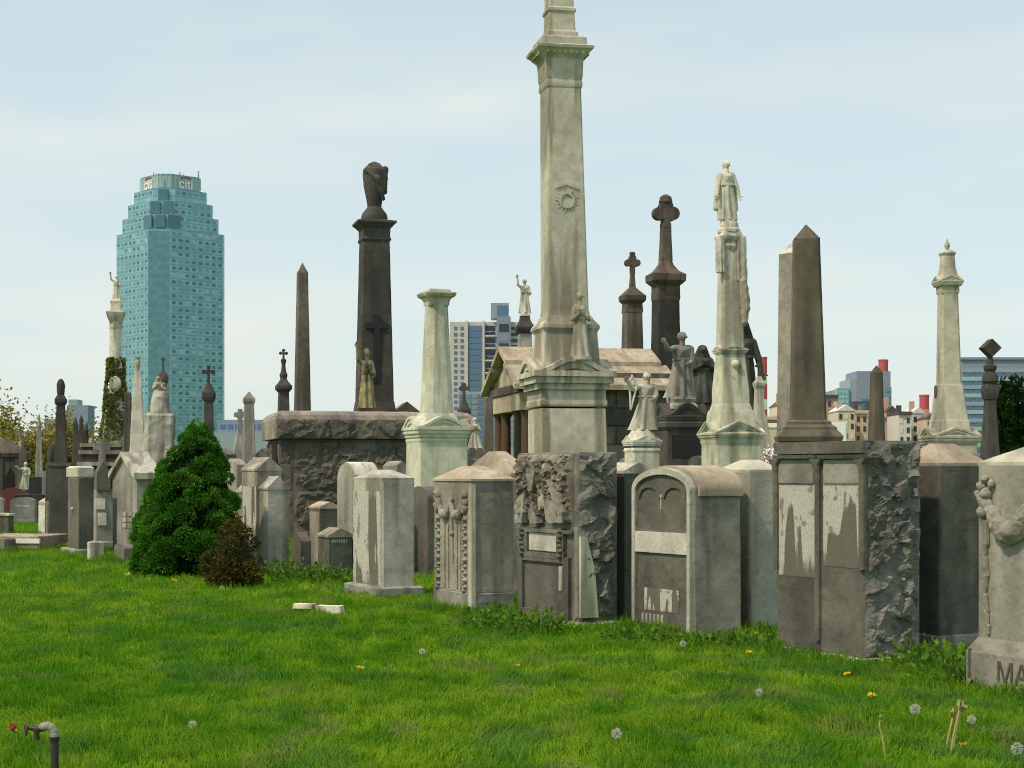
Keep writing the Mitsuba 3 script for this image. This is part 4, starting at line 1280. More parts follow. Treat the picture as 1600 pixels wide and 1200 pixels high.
s.add('cap', extr([(w + .03, ze - .06), (w + .03, ze - .005)] + [(w / 2 + (w / 2 + .03) * math.cos(a), ze + (zt - ze + .03) * math.sin(a)) for a in np.linspace(.1, math.pi - .1, 20)] + [(-.03, ze - .005), (-.03, ze - .06), (.02, ze - .06)] + [(w / 2 - (w / 2 - .02) * math.cos(a), ze - .03 + (zt - ze - .0) * math.sin(a)) for a in np.linspace(.1, math.pi - .1, 20)] + [(w - .02, ze - .06)], .06, t + .02), 'stone_tan', 25)
x0, z0 = s.front(994, 861); x1, z1 = s.front(1079, 834)
s.add('band', loft([(z0, .03, w - .03, -.03, .02), (z1, .03, w - .03, -.03, .02)], .006), 'plate_streaked')
x0, z0 = s.front(1008, 952); x1, z1 = s.front(1062, 923)
m_, uv = sheet([(x0, -.010, z0), (x1, -.010, z0), (x1, -.010, z1), (x0, -.010, z1)], [(5.0, .1), (6.8, .1), (6.8, .85), (5.0, .85)])
s.add('inscription_plate', m_, 'plate_washed', False, uv=uv)
xc, zc = s.front(1035, 775)
s.add('small_cross', join(star_cross(.045, .01, -.03, 0, zc, zc - .12), ball((xc - s.w * 0, -.02, zc), .001, 4)).apply_translation([xc, 0, 0]) if False else tri(star_cross(.022, .006, -.02, 0, zc, zc - .12)).apply_translation([xc, 0, 0]), 'granite_pale', False)
# spandrel lobes of the carved arch
for q in (-1, 1):
    a = np.linspace(0, math.pi, 12)
    cx = w / 2 + q * w * .22
    s.add('arch_lobe', extr([(cx + w * .2 * math.cos(x), ze - .08 + .12 * math.sin(x)) for x in a] + [(cx + w * .165 * math.cos(x), ze - .08 + .095 * math.sin(x)) for x in a[::-1]], -.024, 0), 'granite_mossy', 25)
x0, z0 = s.front(1004, 972); x1, z1 = s.front(1040, 962)
s.add('mossy_letters', join(*[box(x0 + (x1 - x0) * i / 6, x0 + (x1 - x0) * (i + .55) / 6, -.012, 0, z0, z1) for i in range(6)]), 'plate_streaked', False)
# behind it
s = Tomb('tombstone', 'plain hipped tombstone just left of the rock-faced stone with two white plates', 1120, 1170, 1225, 990)
s.body(718, 'hip', 738, 'granite_pale', 'limestone_cream')

# 5: two-panel rock-faced stone
s = Tomb('tombstone', 'wide mossy tombstone with two white washed panels and rock-faced end', 1213, 1350, 1438, 1034, tuft=False)
w, t, zt = s.w, s.th, s.z(688)
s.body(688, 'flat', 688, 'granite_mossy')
s.add('footing', rough(box(-.05, w + .06, -.05, t + .05, -.08, s.z(1029)), .012, 7, 2, .08), 'granite_pale', 40)
ch = chips(t - .02, zt - .04, .05, .115, 31, .016, .36)
ch.apply_transform(trimesh.transformations.rotation_matrix(math.pi / 2, [0, 0, 1]))
ch.apply_translation([w - .002, .01, .03])
s.add('rock_face', ch, 'rock_face', False)
for q, (pa, pb, ra, rb) in enumerate(((1217, 1274, 757, 898), (1287, 1348, 755, 884))):
    x0, z0 = s.front(pa, rb); x1, z1 = s.front(pb, ra)
    m_, uv = sheet([(x0, -.005, z0), (x1, -.005, z0), (x1, -.005, z1), (x0, -.005, z1)], [(8 + q * 3 + .01, .02), (8 + q * 3 + .99, .02), (8 + q * 3 + .99, .95), (8 + q * 3 + .01, .95)])
    s.add('washed_panel', m_, 'plate_washed', False, uv=uv)
    xa_, za = s.front(pa, 755); xb_, zb_ = s.front(pb, 718)
    s.add('upper_panel', loft([(za, xa_ + .01, xb_ - .01, -.02, .02), (zb_, xa_ + .01, xb_ - .01, -.02, .02)], .01), 'granite_grey', False)
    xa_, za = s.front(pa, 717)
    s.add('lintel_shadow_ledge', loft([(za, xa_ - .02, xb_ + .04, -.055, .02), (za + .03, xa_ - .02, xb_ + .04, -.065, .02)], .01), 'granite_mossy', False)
for px in (1214.5, 1280, 1349):
    xc, za = s.front(px, 890)
    zb_ = s.z(745)
    if px == 1280:
        za = s.front(px, 1000)[1]
    s.add('colonnette', loft([(za, xc - .03, xc + .03, -.035, .02), (s.z(740), xc - .03, xc + .03, -.035, .02), (s.z(726), xc - .035, xc + .035, -.045, .02), (s.z(716), xc - .09, xc + .09, -.05, .02)], .012), 'granite_mossy', False)
xc, zc = s.front(1275, 1012)
s.add('tablet', box(xc - .07, xc + .07, -.008, .02, zc - .03, zc + .04), 'stone_dark', False)
s.add('coping', loft([(zt - .10, -.01, w + .005, -.03, .1), (zt - .003, -.01, w + .005, -.03, .1)], .012), 'granite_mossy', False)

# 6: behind
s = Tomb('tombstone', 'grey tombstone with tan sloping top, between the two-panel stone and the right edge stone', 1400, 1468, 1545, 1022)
s.body(692, 'hip', 728, 'granite_mossy', 'stone_tan', plinth=(992, .02, 'granite_warm'))  # body granite darkened to stand in for the shade between the stones

# 7: right edge stone with garland
s = Tomb('tombstone', 'pale tombstone with thick carved garland, cut by the right edge', 1527, 1690, 1790, 1108)
w, t = s.w, s.th
s.body(688, 'hip', 727, 'granite_pale', 'limestone_cream')
zp = s.z(1040)
s.add('plinth', loft([(-.06, -.06, w + .06, -.06, t + .06), (zp, -.06, w + .06, -.06, t + .06), (zp + .03, -.045, w + .045, -.045, t + .045), (zp + .10, -.004, w + .004, -.004, t + .004)], .015), 'granite_pale')
pts = [s.front(p, r_) for p, r_ in ((1533, 772), (1540, 780), (1548, 795), (1556, 808), (1566, 822), (1578, 833), (1590, 830), (1600, 818), (1612, 800), (1624, 778), (1636, 765))]
sw = []
for i, (p, q) in enumerate(zip(pts, pts[1:])):
    R = [.03, .035, .045, .055, .07, .08, .075, .065, .05, .04][i]
    sw.append(limb((p[0], -.02, p[1]), (q[0], -.02, q[1]), R, R, 12))
s.add('garland', rough(join(*sw), .022, 16, 4, .02), 'granite_pale', 40)
s.add('ribbon_knot', rough(join(*[ball((*[s.front(p, r_)[0]], -.02, s.front(p, r_)[1]), q, 9) for p, r_, q in ((1537, 760, .035), (1541, 750, .03), (1552, 756, .028), (1540, 800, .05), (1546, 788, .045), (1544, 772, .045))]), .012, 25, 6, .02), 'granite_pale', 40)
rib = []
for i, (a, b) in enumerate((((1541, 815), (1543, 850)), ((1543, 850), (1539, 872)), ((1539, 872), (1544, 900)), ((1544, 900), (1540, 930)), ((1540, 930), (1544, 955)), ((1544, 955), (1545, 975)), ((1545, 978), (1546, 990)))):
    p, q = s.front(*a), s.front(*b)
    rib.append(limb((p[0] + .01 * (-1) ** i, -.008, p[1]), (q[0], -.008, q[1]), .03 - .002 * i, .024 - .002 * i, 8))
s.add('hanging_ribbon', rough(join(*rib), .008, 22, 7, .02), 'granite_pale', 40)
g = meshkit.text_mesh('MA', .14, .006)
g.apply_transform(trimesh.transformations.rotation_matrix(math.pi / 2, [1, 0, 0]))
x0, z0 = s.front(1567, 1078)
g.apply_translation([x0, -.0605, .10])
s.add('lettering', g, 'stain_black', False)
xa_, za = s.front(1524, 1070)
s.add('dark_groove', box(-.02, .0, -.064, -.05, .10, .30), 'granite_mossy', False)

# ------------------------------------------------------------------ smaller stones left of the row
t = Tomb('winged_tombstone', 'grey tombstone of stepped blocks with sloping tops, right of the bronze bush', 378, 402, 440, 893)
d_ = t.d
t.body(714, 'saddle', 736, 'granite_pale', 'granite_pale', over=.012)
w, th = t.w, t.th
for nm, x0, x1, rt, re_ in (('near_wing', w, w + .42, 744, 765), ('far_wing', -.42, 0, 752, 772)):
    z0, z1 = t.z(re_), t.z(rt)
    t.add(nm, extr_x([(.03, -.06), (th - .03, -.06), (th - .03, z0), (th / 2, z1 - .01), (.03, z0)], x0 + .002, x1), 'granite_pale')
    t.add('wing_roof', extr_x([(.015, z0), (th - .015, z0), (th - .015, z0 + .03), (th / 2, z1), (.015, z0 + .03)], x0 + .004, x1 + .012), 'granite_pale')
x0, z0 = t.front(380, 850); x1, z1 = t.front(401, 760)
m_, uv = sheet([(x0, -.008, z0), (x1, -.008, z0), (x1, -.008, z1), (x0, -.008, z1)], [(15.05, .1), (15.95, .1), (15.95, 1), (15.05, 1)])
t.add('washed_panel', m_, 'plate_washed', False, uv=uv)

s = Tomb('small_headstone', 'tiny mossy gabled headstone, leftmost of the three small ones', 456, 470, 486, 905)
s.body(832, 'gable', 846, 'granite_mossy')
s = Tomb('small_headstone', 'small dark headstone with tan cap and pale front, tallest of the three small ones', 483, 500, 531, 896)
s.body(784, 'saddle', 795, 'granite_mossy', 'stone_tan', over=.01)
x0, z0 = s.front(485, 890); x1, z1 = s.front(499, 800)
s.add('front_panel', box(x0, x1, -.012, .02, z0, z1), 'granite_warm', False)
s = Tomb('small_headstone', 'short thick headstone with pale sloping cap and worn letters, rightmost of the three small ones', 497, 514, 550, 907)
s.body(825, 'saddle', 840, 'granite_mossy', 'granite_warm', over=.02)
x0 = .05
s.add('worn_letters', join(*[box(s.w + .0, s.w + .008, .04 + i * (s.th - .1) / 7, .04 + (i + .6) * (s.th - .1) / 7, s.z(848), s.z(843)) for i in range(7)]), 'marble_white', False)

# ------------------------------------------------------------------ left group
s = Tomb('tombstone', 'mossy tombstone with pale block cap, left of the gothic stone', 106, 123, 143, 868)
s.body(745, 'saddle', 748, 'granite_mossy', 'granite_pale', plinth=(858, .12, 'granite_grey'))
s.add('cap', loft([(s.z(745), -.03, s.w + .03, -.03, s.th + .05), (s.z(731), -.03, s.w + .03, -.03, s.th + .05), (s.z(728), .03, s.w - .03, .03, s.th)], .02), 'granite_pale')
x0, z0 = s.front(114, 795)
s.add('emblem', ball((x0, -.01, z0), .035, 10).scale([1, 1, 1]), 'marble_white', 30)
s = Tomb('gothic_tombstone', 'grey tombstone with pointed hood topped by a cross, two white plates on its side', 146, 150, 186, 858, ang=-70)
w, th = s.w, s.th
s.body(765, 'flat', 765, 'granite_grey', plinth=(846, .09, 'granite_grey'))
s.add('hood', extr_x([(th * .02, s.z(766)), (th * .62, s.z(766)), (th * .62, s.z(740)), (th * .32, s.z(718)), (th * .02, s.z(740))], -.03, w + .06), 'granite_mossy')
s.add('cross', tri(star_cross(.16, .06, -.06, .06, 0, -.35, True)).apply_transform(trimesh.transformations.rotation_matrix(math.pi / 2, [0, 0, 1])).apply_translation([w * .5, th * .32, s.z(698)]), 'granite_grey')
for a, b, c_, d__ in ((148, 163, 796, 779), (152, 165, 821, 801)):
    y0, z0 = s.end(a + 1, c_); y1, z1 = s.end(b + 1, d__)
    s.add('white_plate', box(w - .01, w + .03, y0, y1, z0, z1), 'marble_white', False)
s = Tomb('tombstone', 'grey gabled tombstone with a pale projecting roof, left of the evergreen shrub', 176, 214, 246, 872)
s.body(712, 'gable', 745, 'granite_grey', 'granite_pale', over=.07)
for i in range(6):
    x0, z0 = s.front(193 + 8 * (i % 2), 806 + 9 * (i // 2)); x1, z1 = s.front(199 + 8 * (i % 2), 800 + 9 * (i // 2))
    s.add('small_plate', box(x0, x1, -.02, .02, z0, z1), 'granite_pale', False)
s = Tomb('marker_block', 'low pale granite block standing in the grass below the gothic stone', 136, 140, 163, 878)
s.body(847, 'flat', 847, 'granite_pale')
s = Tomb('marker_block', 'low mossy rounded block at the foot of the evergreen shrub', 178, 194, 211, 881)
s.body(851, 'arch', 858, 'granite_mossy')
s = Tomb('low_wall', 'low brown kerb wall with a white strip, along the far left edge of the lawn', -40, 60, 107, 861, ang=-8, cat='wall')
s.body(838, 'flat', 838, 'stone_tan_dull')
x0, z0 = s.end(64, 850)
s.add('white_strip', box(s.w * .45, s.w + .03, -.03, .03, s.z(849), s.z(842)), 'paint_white', False)
s = Tomb('marker_block', 'low grey-green stone block at the left picture edge in front of the kerb wall', -8, 6, 25, 863)
s.body(842, 'flat', 842, 'granite_mossy')
s = Tomb('tombstone', 'small tan tombstone with inscribed white face, on its own at far left', 60, 72, 90, 838)
s.body(778, 'hip', 786, 'granite_warm', 'stone_tan')
x0, z0 = s.front(61, 832); x1, z1 = s.front(71, 790)
m_, uv = sheet([(x0, -.012, z0), (x1, -.012, z0), (x1, -.012, z1), (x0, -.012, z1)], [(20.1, .3), (20.9, .3), (20.9, 1.2), (20.1, 1.2)])
s.add('inscribed_face', m_, 'plate_streaked', False, uv=uv)
s = Tomb('headstone', 'rounded blue-grey headstone with faint lettering at far left', 16, 54, 58, 818, ang=-6)
s.body(777, 'arch', 784, 'granite_bluish', plinth=(812, .05, 'granite_bluish'))
s.add('faint_letters', join(*[box(s.w * .2 + i * s.w * .075, s.w * .2 + (i + .6) * s.w * .075, -.01, .01, s.z(792), s.z(789)) for i in range(8)]), 'granite_pale', False)
s = Tomb('headstone', 'dark red polished headstone behind the blue-grey one', 4, 36, 40, 806, ang=-8)
s.body(762, 'arch', 768, 'granite_red')
s = Tomb('headstone', 'black polished headstone left of the dark cross column', 45, 61, 66, 812, ang=-12)
s.body(745, 'flat', 745, 'granite_black', plinth=(772, .35, 'granite_black'))
s = Tomb('headstone', 'grey headstone right behind the black one', 60, 78, 84, 800, ang=-10)
s.body(736, 'arch', 742, 'granite_bluish')
s = Tomb('headstone', 'pale little headstone cut by the left edge', -14, 6, 9, 818, ang=-8)
s.body(777, 'arch', 784, 'granite_pale')
s = Tomb('slab_tomb', 'low grey box tomb with pale top slab at the left edge', -30, 14, 22, 836, ang=-10)
s.body(806, 'flat', 806, 'granite_mossy')
s.add('top_slab', loft([(s.z(806), -.03, s.w + .03, -.03, s.th + .03), (s.z(802), -.03, s.w + .03, -.03, s.th + .03)], .01), 'marble_white')

m = Mon('cross_column', 'black column with hooded top on a dark pedestal at far left', 95, 38, 12)
C = 'stone_dark'
m.sq('pedestal', [(None, 20), (800, 18), (732, 17), (728, 19), (724, 18)], C)
m.sq('shaft', [(726, 10.5), (640, 7), (632, 6.5)], C)
m.sq('collar', [(633, 7), (629, 9.5), (624, 9.5), (618, 6)], C)
m.rd('finial', [(620, 5), (612, 6), (602, 6.5), (596, 5), (592, 2)], C, 12)
m = Mon('ivy_column', 'white column with a robed statue, its lower half smothered in ivy around an oval medallion', 181, 60, 10)
C = 'marble_white'
m.sq('pedestal', [(None, 24), (680, 20), (640, 15)], C)
m.rd('shaft', [(645, 10.5), (512, 9.5)], C)
m.rd('neck_ring', [(513, 10.5), (506, 10.5), (503, 10)], 'limestone_cream')
m.sq('capital', [(504, 10), (497, 13), (490, 15), (488, 15), (486, 10)], 'limestone_cream')
m.sq('statue_base', [(487, 9), (478, 8), (474, 8.5), (471, 9), (467, 6)], C)
m.fig('statue', 468, 430, RAISE_R, C, 'small pale statue with raised arm', seed=37, r0=.15, dx=1)
r2 = np.random.default_rng(8)
zz = r2.uniform(m.z(690), m.z(560), 5200)
aa = r2.uniform(0, 2 * np.pi, 5200)
rr = (.25 + .30 * ((m.z(560) - zz) / (m.z(560) - m.z(690))) ** 1.6) * (1 + .25 * (meshkit.noise(np.stack([aa * 2, zz * 2, 0 * zz], -1), 3) - .4))
keep = meshkit.noise(np.stack([np.cos(aa) * 2, np.sin(aa) * 2, zz * 1.5], -1), 8) > .36
nr = np.stack([np.cos(aa), np.sin(aa), .2 * np.ones_like(aa)], 1)
part(m.t, 'ivy', m.f(leaf_cloud(np.stack([rr * np.cos(aa), rr * np.sin(aa), zz], 1)[keep], nr[keep], .11, r2, .9, .7)), 'leaf_ivy', False)
part(m.t, 'medallion', m.f(m3.Manifold.sphere(1, 20).scale([9 * m.k, .05, 12 * m.k]).translate([0, -.34, m.z(600)])), 'marble_white', 40, 'oval white medallion in the ivy')

m = Mon('urn_pinnacle', 'tapering white marble pinnacle with an urn tip beside the ivy column', 215, 44, 10)
m.sq('shaft', [(None, 26), (700, 12), (640, 9), (590, 6), (580, 4.5)], 'marble_white')
m.rd('urn', [(582, 3), (577, 3), (572, 4.5), (566, 5), (562, 3.5), (558, 5)], 'marble_white', 12)
m = Mon('brown_shaft', 'short brown stone shaft between the ivy column and the white pinnacle', 200, 48, 8, cat='pillar')
m.sq('shaft', [(None, 9), (700, 7), (618, 5.5), (613, 4.5)], 'stone_rust')
m = Mon('rock_monument', 'pale rough rock monument bearing a seated group, in front of the glass tower', 250, 42, 10)
part(m.t, 'rock_base', m.f(rough(loft([(-.06, .46, .42), (m.z(700), .38, .35), (m.z(650), .36, .33), (m.z(646), .30, .28)], .1), .10, 2.2, 5, .12)), 'granite_pale', 40)
part(m.t, 'rock_pile', m.f(rough(loft([(m.z(648), .27, .25), (m.z(622), .22, .2), (m.z(612), .14, .12)], .1), .08, 3.5, 6, .08)), 'granite_pale', 40)
m.fig('figure', 632, 588, PRAY, 'limestone_cream', 'pale robed figure', dx=-3, seed=41, r0=.2, veil=True)
m.fig('figure', 634, 598, DOWN, 'granite_warm', 'darker robed figure', dx=6, seed=43, r0=.2, veil=True)
m = Mon('cross_pillar', 'dark pillar with an onion cap and thin cross behind the rock monument', 255, 56, 10)
m.sq('shaft', [(None, 9), (640, 7), (600, 6)], 'stone_rust')
m.rd('cap', [(601, 6), (596, 8), (590, 8.5), (584, 6), (580, 3)], 'stone_rust', 14)
part(m.t, 'cross', m.f(star_cross(4 * m.k, 1.3 * m.k, -.04, .04, m.z(562), m.z(582))), 'stone_dark', False)
m = Mon('cross_pillar', 'black pillar with a clear-cut cross in front of the glass tower, above the evergreen', 326, 44, 10)
m.sq('shaft', [(None, 12), (680, 8), (628, 7), (624, 8.5)], 'stone_dark')
m.sq('cap', [(626, 9), (621, 11), (614, 11), (609, 8), (604, 6), (600, 4)], 'stone_dark', .05)
part(m.t, 'cross', m.f(star_cross(10 * m.k, 2.2 * m.k, -.05, .05, m.z(581), m.z(602), flare=1.6)), 'stone_dark', False)
m = Mon('grey_pinnacle', 'slim grey pinnacle with pointed cap right of the evergreen shrub', 389, 36, 14)
m.sq('shaft', [(None, 12), (720, 10.5), (630, 8)], 'granite_grey_far')
m.sq('cap', [(631, 8.5), (627, 10), (622, 9.5), (616, 4), (612, 1)], 'granite_grey_far', .01)
m = Mon('ring_cross', 'weathered grey ring cross leaning behind the grey pinnacle', 375, 42, 14)
m.sq('base', [(None, 13), (700, 10), (680, 7)], 'granite_grey_far')
part(m.t, 'cross', m.f(star_cross(9 * m.k, 3.5 * m.k, -.08, .08, m.z(648), m.z(684), True)), 'granite_grey_far', False)
m = Mon('cross_pillar', 'black pillar with trefoil cross between the capped column and the apartment tower', 725, 40, 10)
m.sq('shaft', [(None, 13), (680, 9), (650, 8)], 'stone_dark')
m.sq('cap', [(652, 8.5), (647, 11), (640, 11), (632, 6), (625, 3.5)], 'stone_dark', .05)
part(m.t, 'cross', m.f(trefoil_cross(5 * m.k, 2 * m.k, -.05, .05, m.z(607), m.z(628))), 'stone_dark', 30)
m = Mon('brown_shaft', 'plain brown shaft standing left of the vault porch', 763, 42, 10, cat='pillar')
m.sq('shaft', [(None, 10), (690, 8.5), (622, 7)], 'brownstone')
m = Mon('white_statue', 'small white statue before the brown shaft left of the vault porch', 742, 33, 10, cat='statue')
m.sq('pedestal', [(None, 16), (722, 14), (706, 13), (700, 11)], 'granite_mossy')
m.fig('figure', 702, 652, PRAY, 'marble_white', None, seed=47, veil=True, r0=.2)
m = Mon('gabled_roof_tomb', 'dark gabled tomb roof showing between the urn column and the capped column', 632, 62, 10, cat='mausoleum')
m.sq('body', [(None, 26), (648, 24)], 'stone_dark')
part(m.t, 'roof', m.f(extr([(-26 * m.k, m.z(649)), (26 * m.k, m.z(649)), (0, m.z(629))], -.9, .9)), 'stone_rust', False)
m = Mon('dark_tomb', 'dark tomb with three uneven pinnacles behind the black hooded column', 126, 60, 10)
m.sq('body', [(None, 14), (700, 13), (672, 11)], 'stone_dark')
for x, r0, r1, wd in ((-8, 674, 652, 4), (1, 674, 648, 3.5), (9, 690, 660, 3)):
    m.sq('pinnacle', [(r0, wd), (r1 + 8, wd * .9), (r1, .6)], 'stone_rust' if x > 5 else 'stone_dark', .02, dx=x)
m = Mon('stepped_tomb', 'low brown tomb of stacked slabs beneath the ivy column', 160, 34, 10)
for i, (r0, r1, wd, mt) in enumerate(((None, 728, 34, 'stone_dark'), (728, 722, 38, 'granite_pale'), (722, 710, 33, 'stone_dark'), (710, 704, 36, 'stone_tan_dull'), (704, 699, 31, 'stone_dark'), (699, 693, 34, 'stone_tan_dull'))):
    m.sq('slab', [(r0, wd), (r1, wd)], mt, .03)
m.rd('ball', [(694, 3), (690, 4), (686, 3), (684, 1)], 'granite_pale', 12, dx=-17)
m = Mon('black_urn', 'black draped urn on a dark block left of the hooded column', 81, 40, 10, cat='urn')
m.sq('block', [(None, 11), (760, 10), (728, 9), (722, 6)], 'stone_dark')
m.rd('urn', [(723, 4), (716, 7), (704, 7.5), (698, 5), (695, 2)], 'stone_dark', 14)
m = Mon('pale_statue', 'small pale statue holding out an arm, beside the old vault at far left', 40, 63, 10, cat='statue')
m.sq('pedestal', [(None, 9), (775, 8), (764, 7)], 'stone_dark')
m.fig('figure', 765, 722, REACH, 'limestone_cream', None, seed=53, r0=.18)
m = Mon('pointed_marker', 'brown pointed marker at far left beneath the thin wheel cross', 36, 70, 10)
m.sq('shaft', [(None, 12), (740, 9), (712, 6), (690, 1)], 'brownstone')
m = Mon('wheel_cross', 'thin pale wheel cross against the yellow tree', 31, 76, 8)
m.sq('shaft', [(None, 8), (720, 5), (690, 2)], 'limestone_cream')
part(m.t, 'cross', m.f(star_cross(5 * m.k, 1.2 * m.k, -.04, .04, m.z(677), m.z(692), True)), 'granite_warm', False)
m = Mon('thin_spire', 'thin grey spire with ball tip left of the hazy blue block', 61, 80, 8)
m.sq('shaft', [(None, 8), (690, 4), (668, 3)], 'granite_grey_far')
m.rd('tip', [(669, 3.5), (664, 4), (660, 2), (654, 2.4), (646, .6)], 'granite_grey_far', 10)
t = thing('old_vault', 'old dark vault with reddish pyramid roof and pointed door, cut by the left edge', 'mausoleum')
d = 74.0
k = d / FPX
fr = Frame(PX(-40, d), d, 6)
W = 66 * k
part(t, 'wall', fr(box(0, W, 0, 2.4, -.05, PZ(714, d))), 'stone_dark', False)
part(t, 'cornice', fr(loft([(PZ(714, d), -.08, W + .08, -.08, 2.5), (PZ(708, d), -.16, W + .16, -.16, 2.56), (PZ(705, d), -.12, W + .12, -.12, 2.5)], .02)), 'stone_rust', False)
part(t, 'roof', fr(loft([(PZ(706, d), -.1, W + .1, -.1, 2.5), (PZ(684, d), W * .38, W * .62, 1.0, 1.4)], .02)), 'stone_rust', False)
part(t, 'door', fr(extr([(W * .72, .1), (W * .95, .1), (W * .95, PZ(745, d)), (W * .835, PZ(730, d)), (W * .72, PZ(745, d))], -.03, .1)), 'door_dark', False)
for x in (.66, 1.0):
    part(t, 'pilaster', fr(loft([(-.05, W * x - .1, W * x + .02, -.07, .1), (PZ(716, d), W * x - .1, W * x + .02, -.07, .1)], .02)), 'stone_dark', False)
# rows of plainer stones that fill the ground behind the front row
fill = np.random.default_rng(77)
spots = [(270, 700, 33), (296, 712, 31), (345, 700, 40), (362, 716, 30), (412, 700, 44), (612, 720, 33), (735, 716, 30), (775, 722, 27), (975, 716, 30), (1090, 712, 34), (1205, 716, 25), (1420, 704, 24), (1510, 708, 24), (1405, 712, 22)]
words = ['hidden low by the evergreen shrub', 'behind the evergreen shrub crown', 'right behind the evergreen shrub tip', 'behind the stepped pale tombstone', 'left of the granite vault', 'between vault and capped column', 'left of the vault porch', 'under the tall column', 'left of the child statue', 'below the dark seated figure', 'behind the obelisk pedestal', 'behind the rock-faced end at right', 'behind the slim cream column pedestal', 'left of the cream column pedestal']
for (px, top, d), wd in zip(spots, words):
    q = Tomb('back_headstone', 'plain weathered headstone ' + wd, px - 14, px + 8, px + 24, 0, d=float(d))
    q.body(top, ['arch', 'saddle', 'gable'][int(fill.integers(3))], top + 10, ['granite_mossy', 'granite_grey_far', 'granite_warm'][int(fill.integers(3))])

# ------------------------------------------------------------------ planting
def evergreen(name, label, cat, px, d, base_w, top, seed, prof, mat='needle_green', n=52000, leaf=.055, lump=.2, squash=1.0, lumps=170, lean=0.0):
    t = thing(name, label, cat)
    r = np.random.default_rng(seed)
    h = PZ(top, d)
    R = base_w / 2 * d / FPX
    rad = lambda u: R * np.interp(u, [p[0] for p in prof], [p[1] for p in prof])
    # boughs as lumps on the crown's surface
    u = r.uniform(0.02, .97, lumps) ** 1.15
    a = r.uniform(0, 2 * np.pi, lumps)
    rl = lump * (1.15 - .80 * u) * r.uniform(.75, 1.25, lumps)
    c = np.stack([np.cos(a) * (rad(u) - rl * .55), np.sin(a) * (rad(u) - rl * .55) * squash, u * h], 1)
    i = r.choice(lumps, n, p=rl ** 2 / (rl ** 2).sum())
    dirn = r.normal(0, 1, (n, 3))
    dirn /= np.linalg.norm(dirn, axis=1, keepdims=True)
    outw = np.stack([np.cos(a), np.sin(a), .35 + 0 * a], 1)[i]
    dirn = dirn + outw * .95
    dirn /= np.linalg.norm(dirn, axis=1, keepdims=True)
    p = c[i] + dirn * (rl[i] * r.uniform(.80, 1.03, n))[:, None] * [1, 1, .85]
    k = p[:, 2] > .02
    fr = Frame(PX(px, d) - lean * h * .45, d, 0)
    fr.R = np.array([[1, 0, lean], [0, 1, 0], [0, 0, 1.0]])
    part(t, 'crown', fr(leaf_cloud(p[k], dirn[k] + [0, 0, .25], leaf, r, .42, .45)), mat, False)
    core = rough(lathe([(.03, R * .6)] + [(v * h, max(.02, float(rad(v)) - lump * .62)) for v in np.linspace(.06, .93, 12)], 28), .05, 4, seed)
    part(t, 'inner_branches', fr(core), 'core_shade_green', 50)  # solid dark core, shade between the boughs put into its colour
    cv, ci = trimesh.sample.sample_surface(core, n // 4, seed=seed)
    part(t, 'inner_foliage', fr(leaf_cloud(cv, core.face_normals[ci], leaf * 1.2, r, .42, .7)), 'needle_dark' if mat.startswith('needle') else mat, False)  # inner leaves of the green shrub coloured darker for the same shade
    part(t, 'trunk', fr(limb((0, 0, -.1), (0, 0, h * .8), .07, .02)), 'bark', 40)
    return t


evergreen('evergreen_shrub', 'dense green conical evergreen shrub standing before the tombstones at left', 'shrub', 298, 24.6, 172, 655, 3,
          [(0, .72), (.1, .90), (.2, .94), (.38, .84), (.6, .67), (.81, .38), (.93, .12), (1, .0)], lump=.19, lumps=165, leaf=.055, n=60000, lean=.09)
evergreen('bronze_bush', 'small reddish bronze bush at the right foot of the evergreen shrub', 'shrub', 366, 22.0, 88, 806, 5,
          [(0, .75), (.3, .95), (.55, .8), (.75, .42), (.88, .2), (1, .05)], 'leaf_bronze', n=3600, leaf=.062, lump=.18, lumps=40)
for px, bw, top, d, sd, lab in ((1563, 44, 586, 26, 7, 'dark columnar cypress, left one of the pair at the right edge'), (1588, 44, 580, 27, 9, 'dark columnar cypress, right one of the pair at the right edge'), (1622, 40, 570, 28, 11, 'dark columnar cypress cut off by the right edge')):
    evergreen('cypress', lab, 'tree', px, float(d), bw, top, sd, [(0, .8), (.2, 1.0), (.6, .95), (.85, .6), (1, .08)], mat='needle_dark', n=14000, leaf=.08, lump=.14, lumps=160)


def loose_tree(name, label, px, d, top, width, seed, mat, n=26000, leaf=.30):
    t = thing(name, label, 'tree')
    r = np.random.default_rng(seed)
    h, R = PZ(top, d) + 6, width / 2 * d / FPX
    fr = Frame(PX(px, d), d, 0, -6)
    limbs, tips = [limb((0, 0, 0), (.1, 0, h * .4), .22, .16)], []
    for _ in range(16):
        a, el = r.uniform(0, 6.28), r.uniform(.5, 1.2)
        L = r.uniform(.35, .6) * h
        p0 = np.array([.1, 0, h * r.uniform(.3, .42)])
        p1 = p0 + [R * .75 * math.cos(a), R * .75 * math.sin(a), L * el * .8]
        p1[2] = min(p1[2], h * .95)
        limbs.append(limb(p0, p1, .09, .03, 6))
        tips.append(p1)
        for _ in range(3):
            p2 = p1 + r.normal(0, 1, 3) * [R * .3, R * .3, h * .07]
            limbs.append(limb(p0 * .4 + p1 * .6, p2, .04, .015, 6))
            tips.append(p2)
    tips = np.array(tips)
    part(t, 'trunk', fr(join(*limbs)), 'bark', 40)
    p = tips[r.integers(len(tips), size=n)] + r.normal(0, 1, (n, 3)) * [R * .24, R * .24, h * .085]
    part(t, 'crown', fr(leaf_cloud(p, r.normal(0, 1, p.shape), leaf, r, .6, .8)), mat, False)


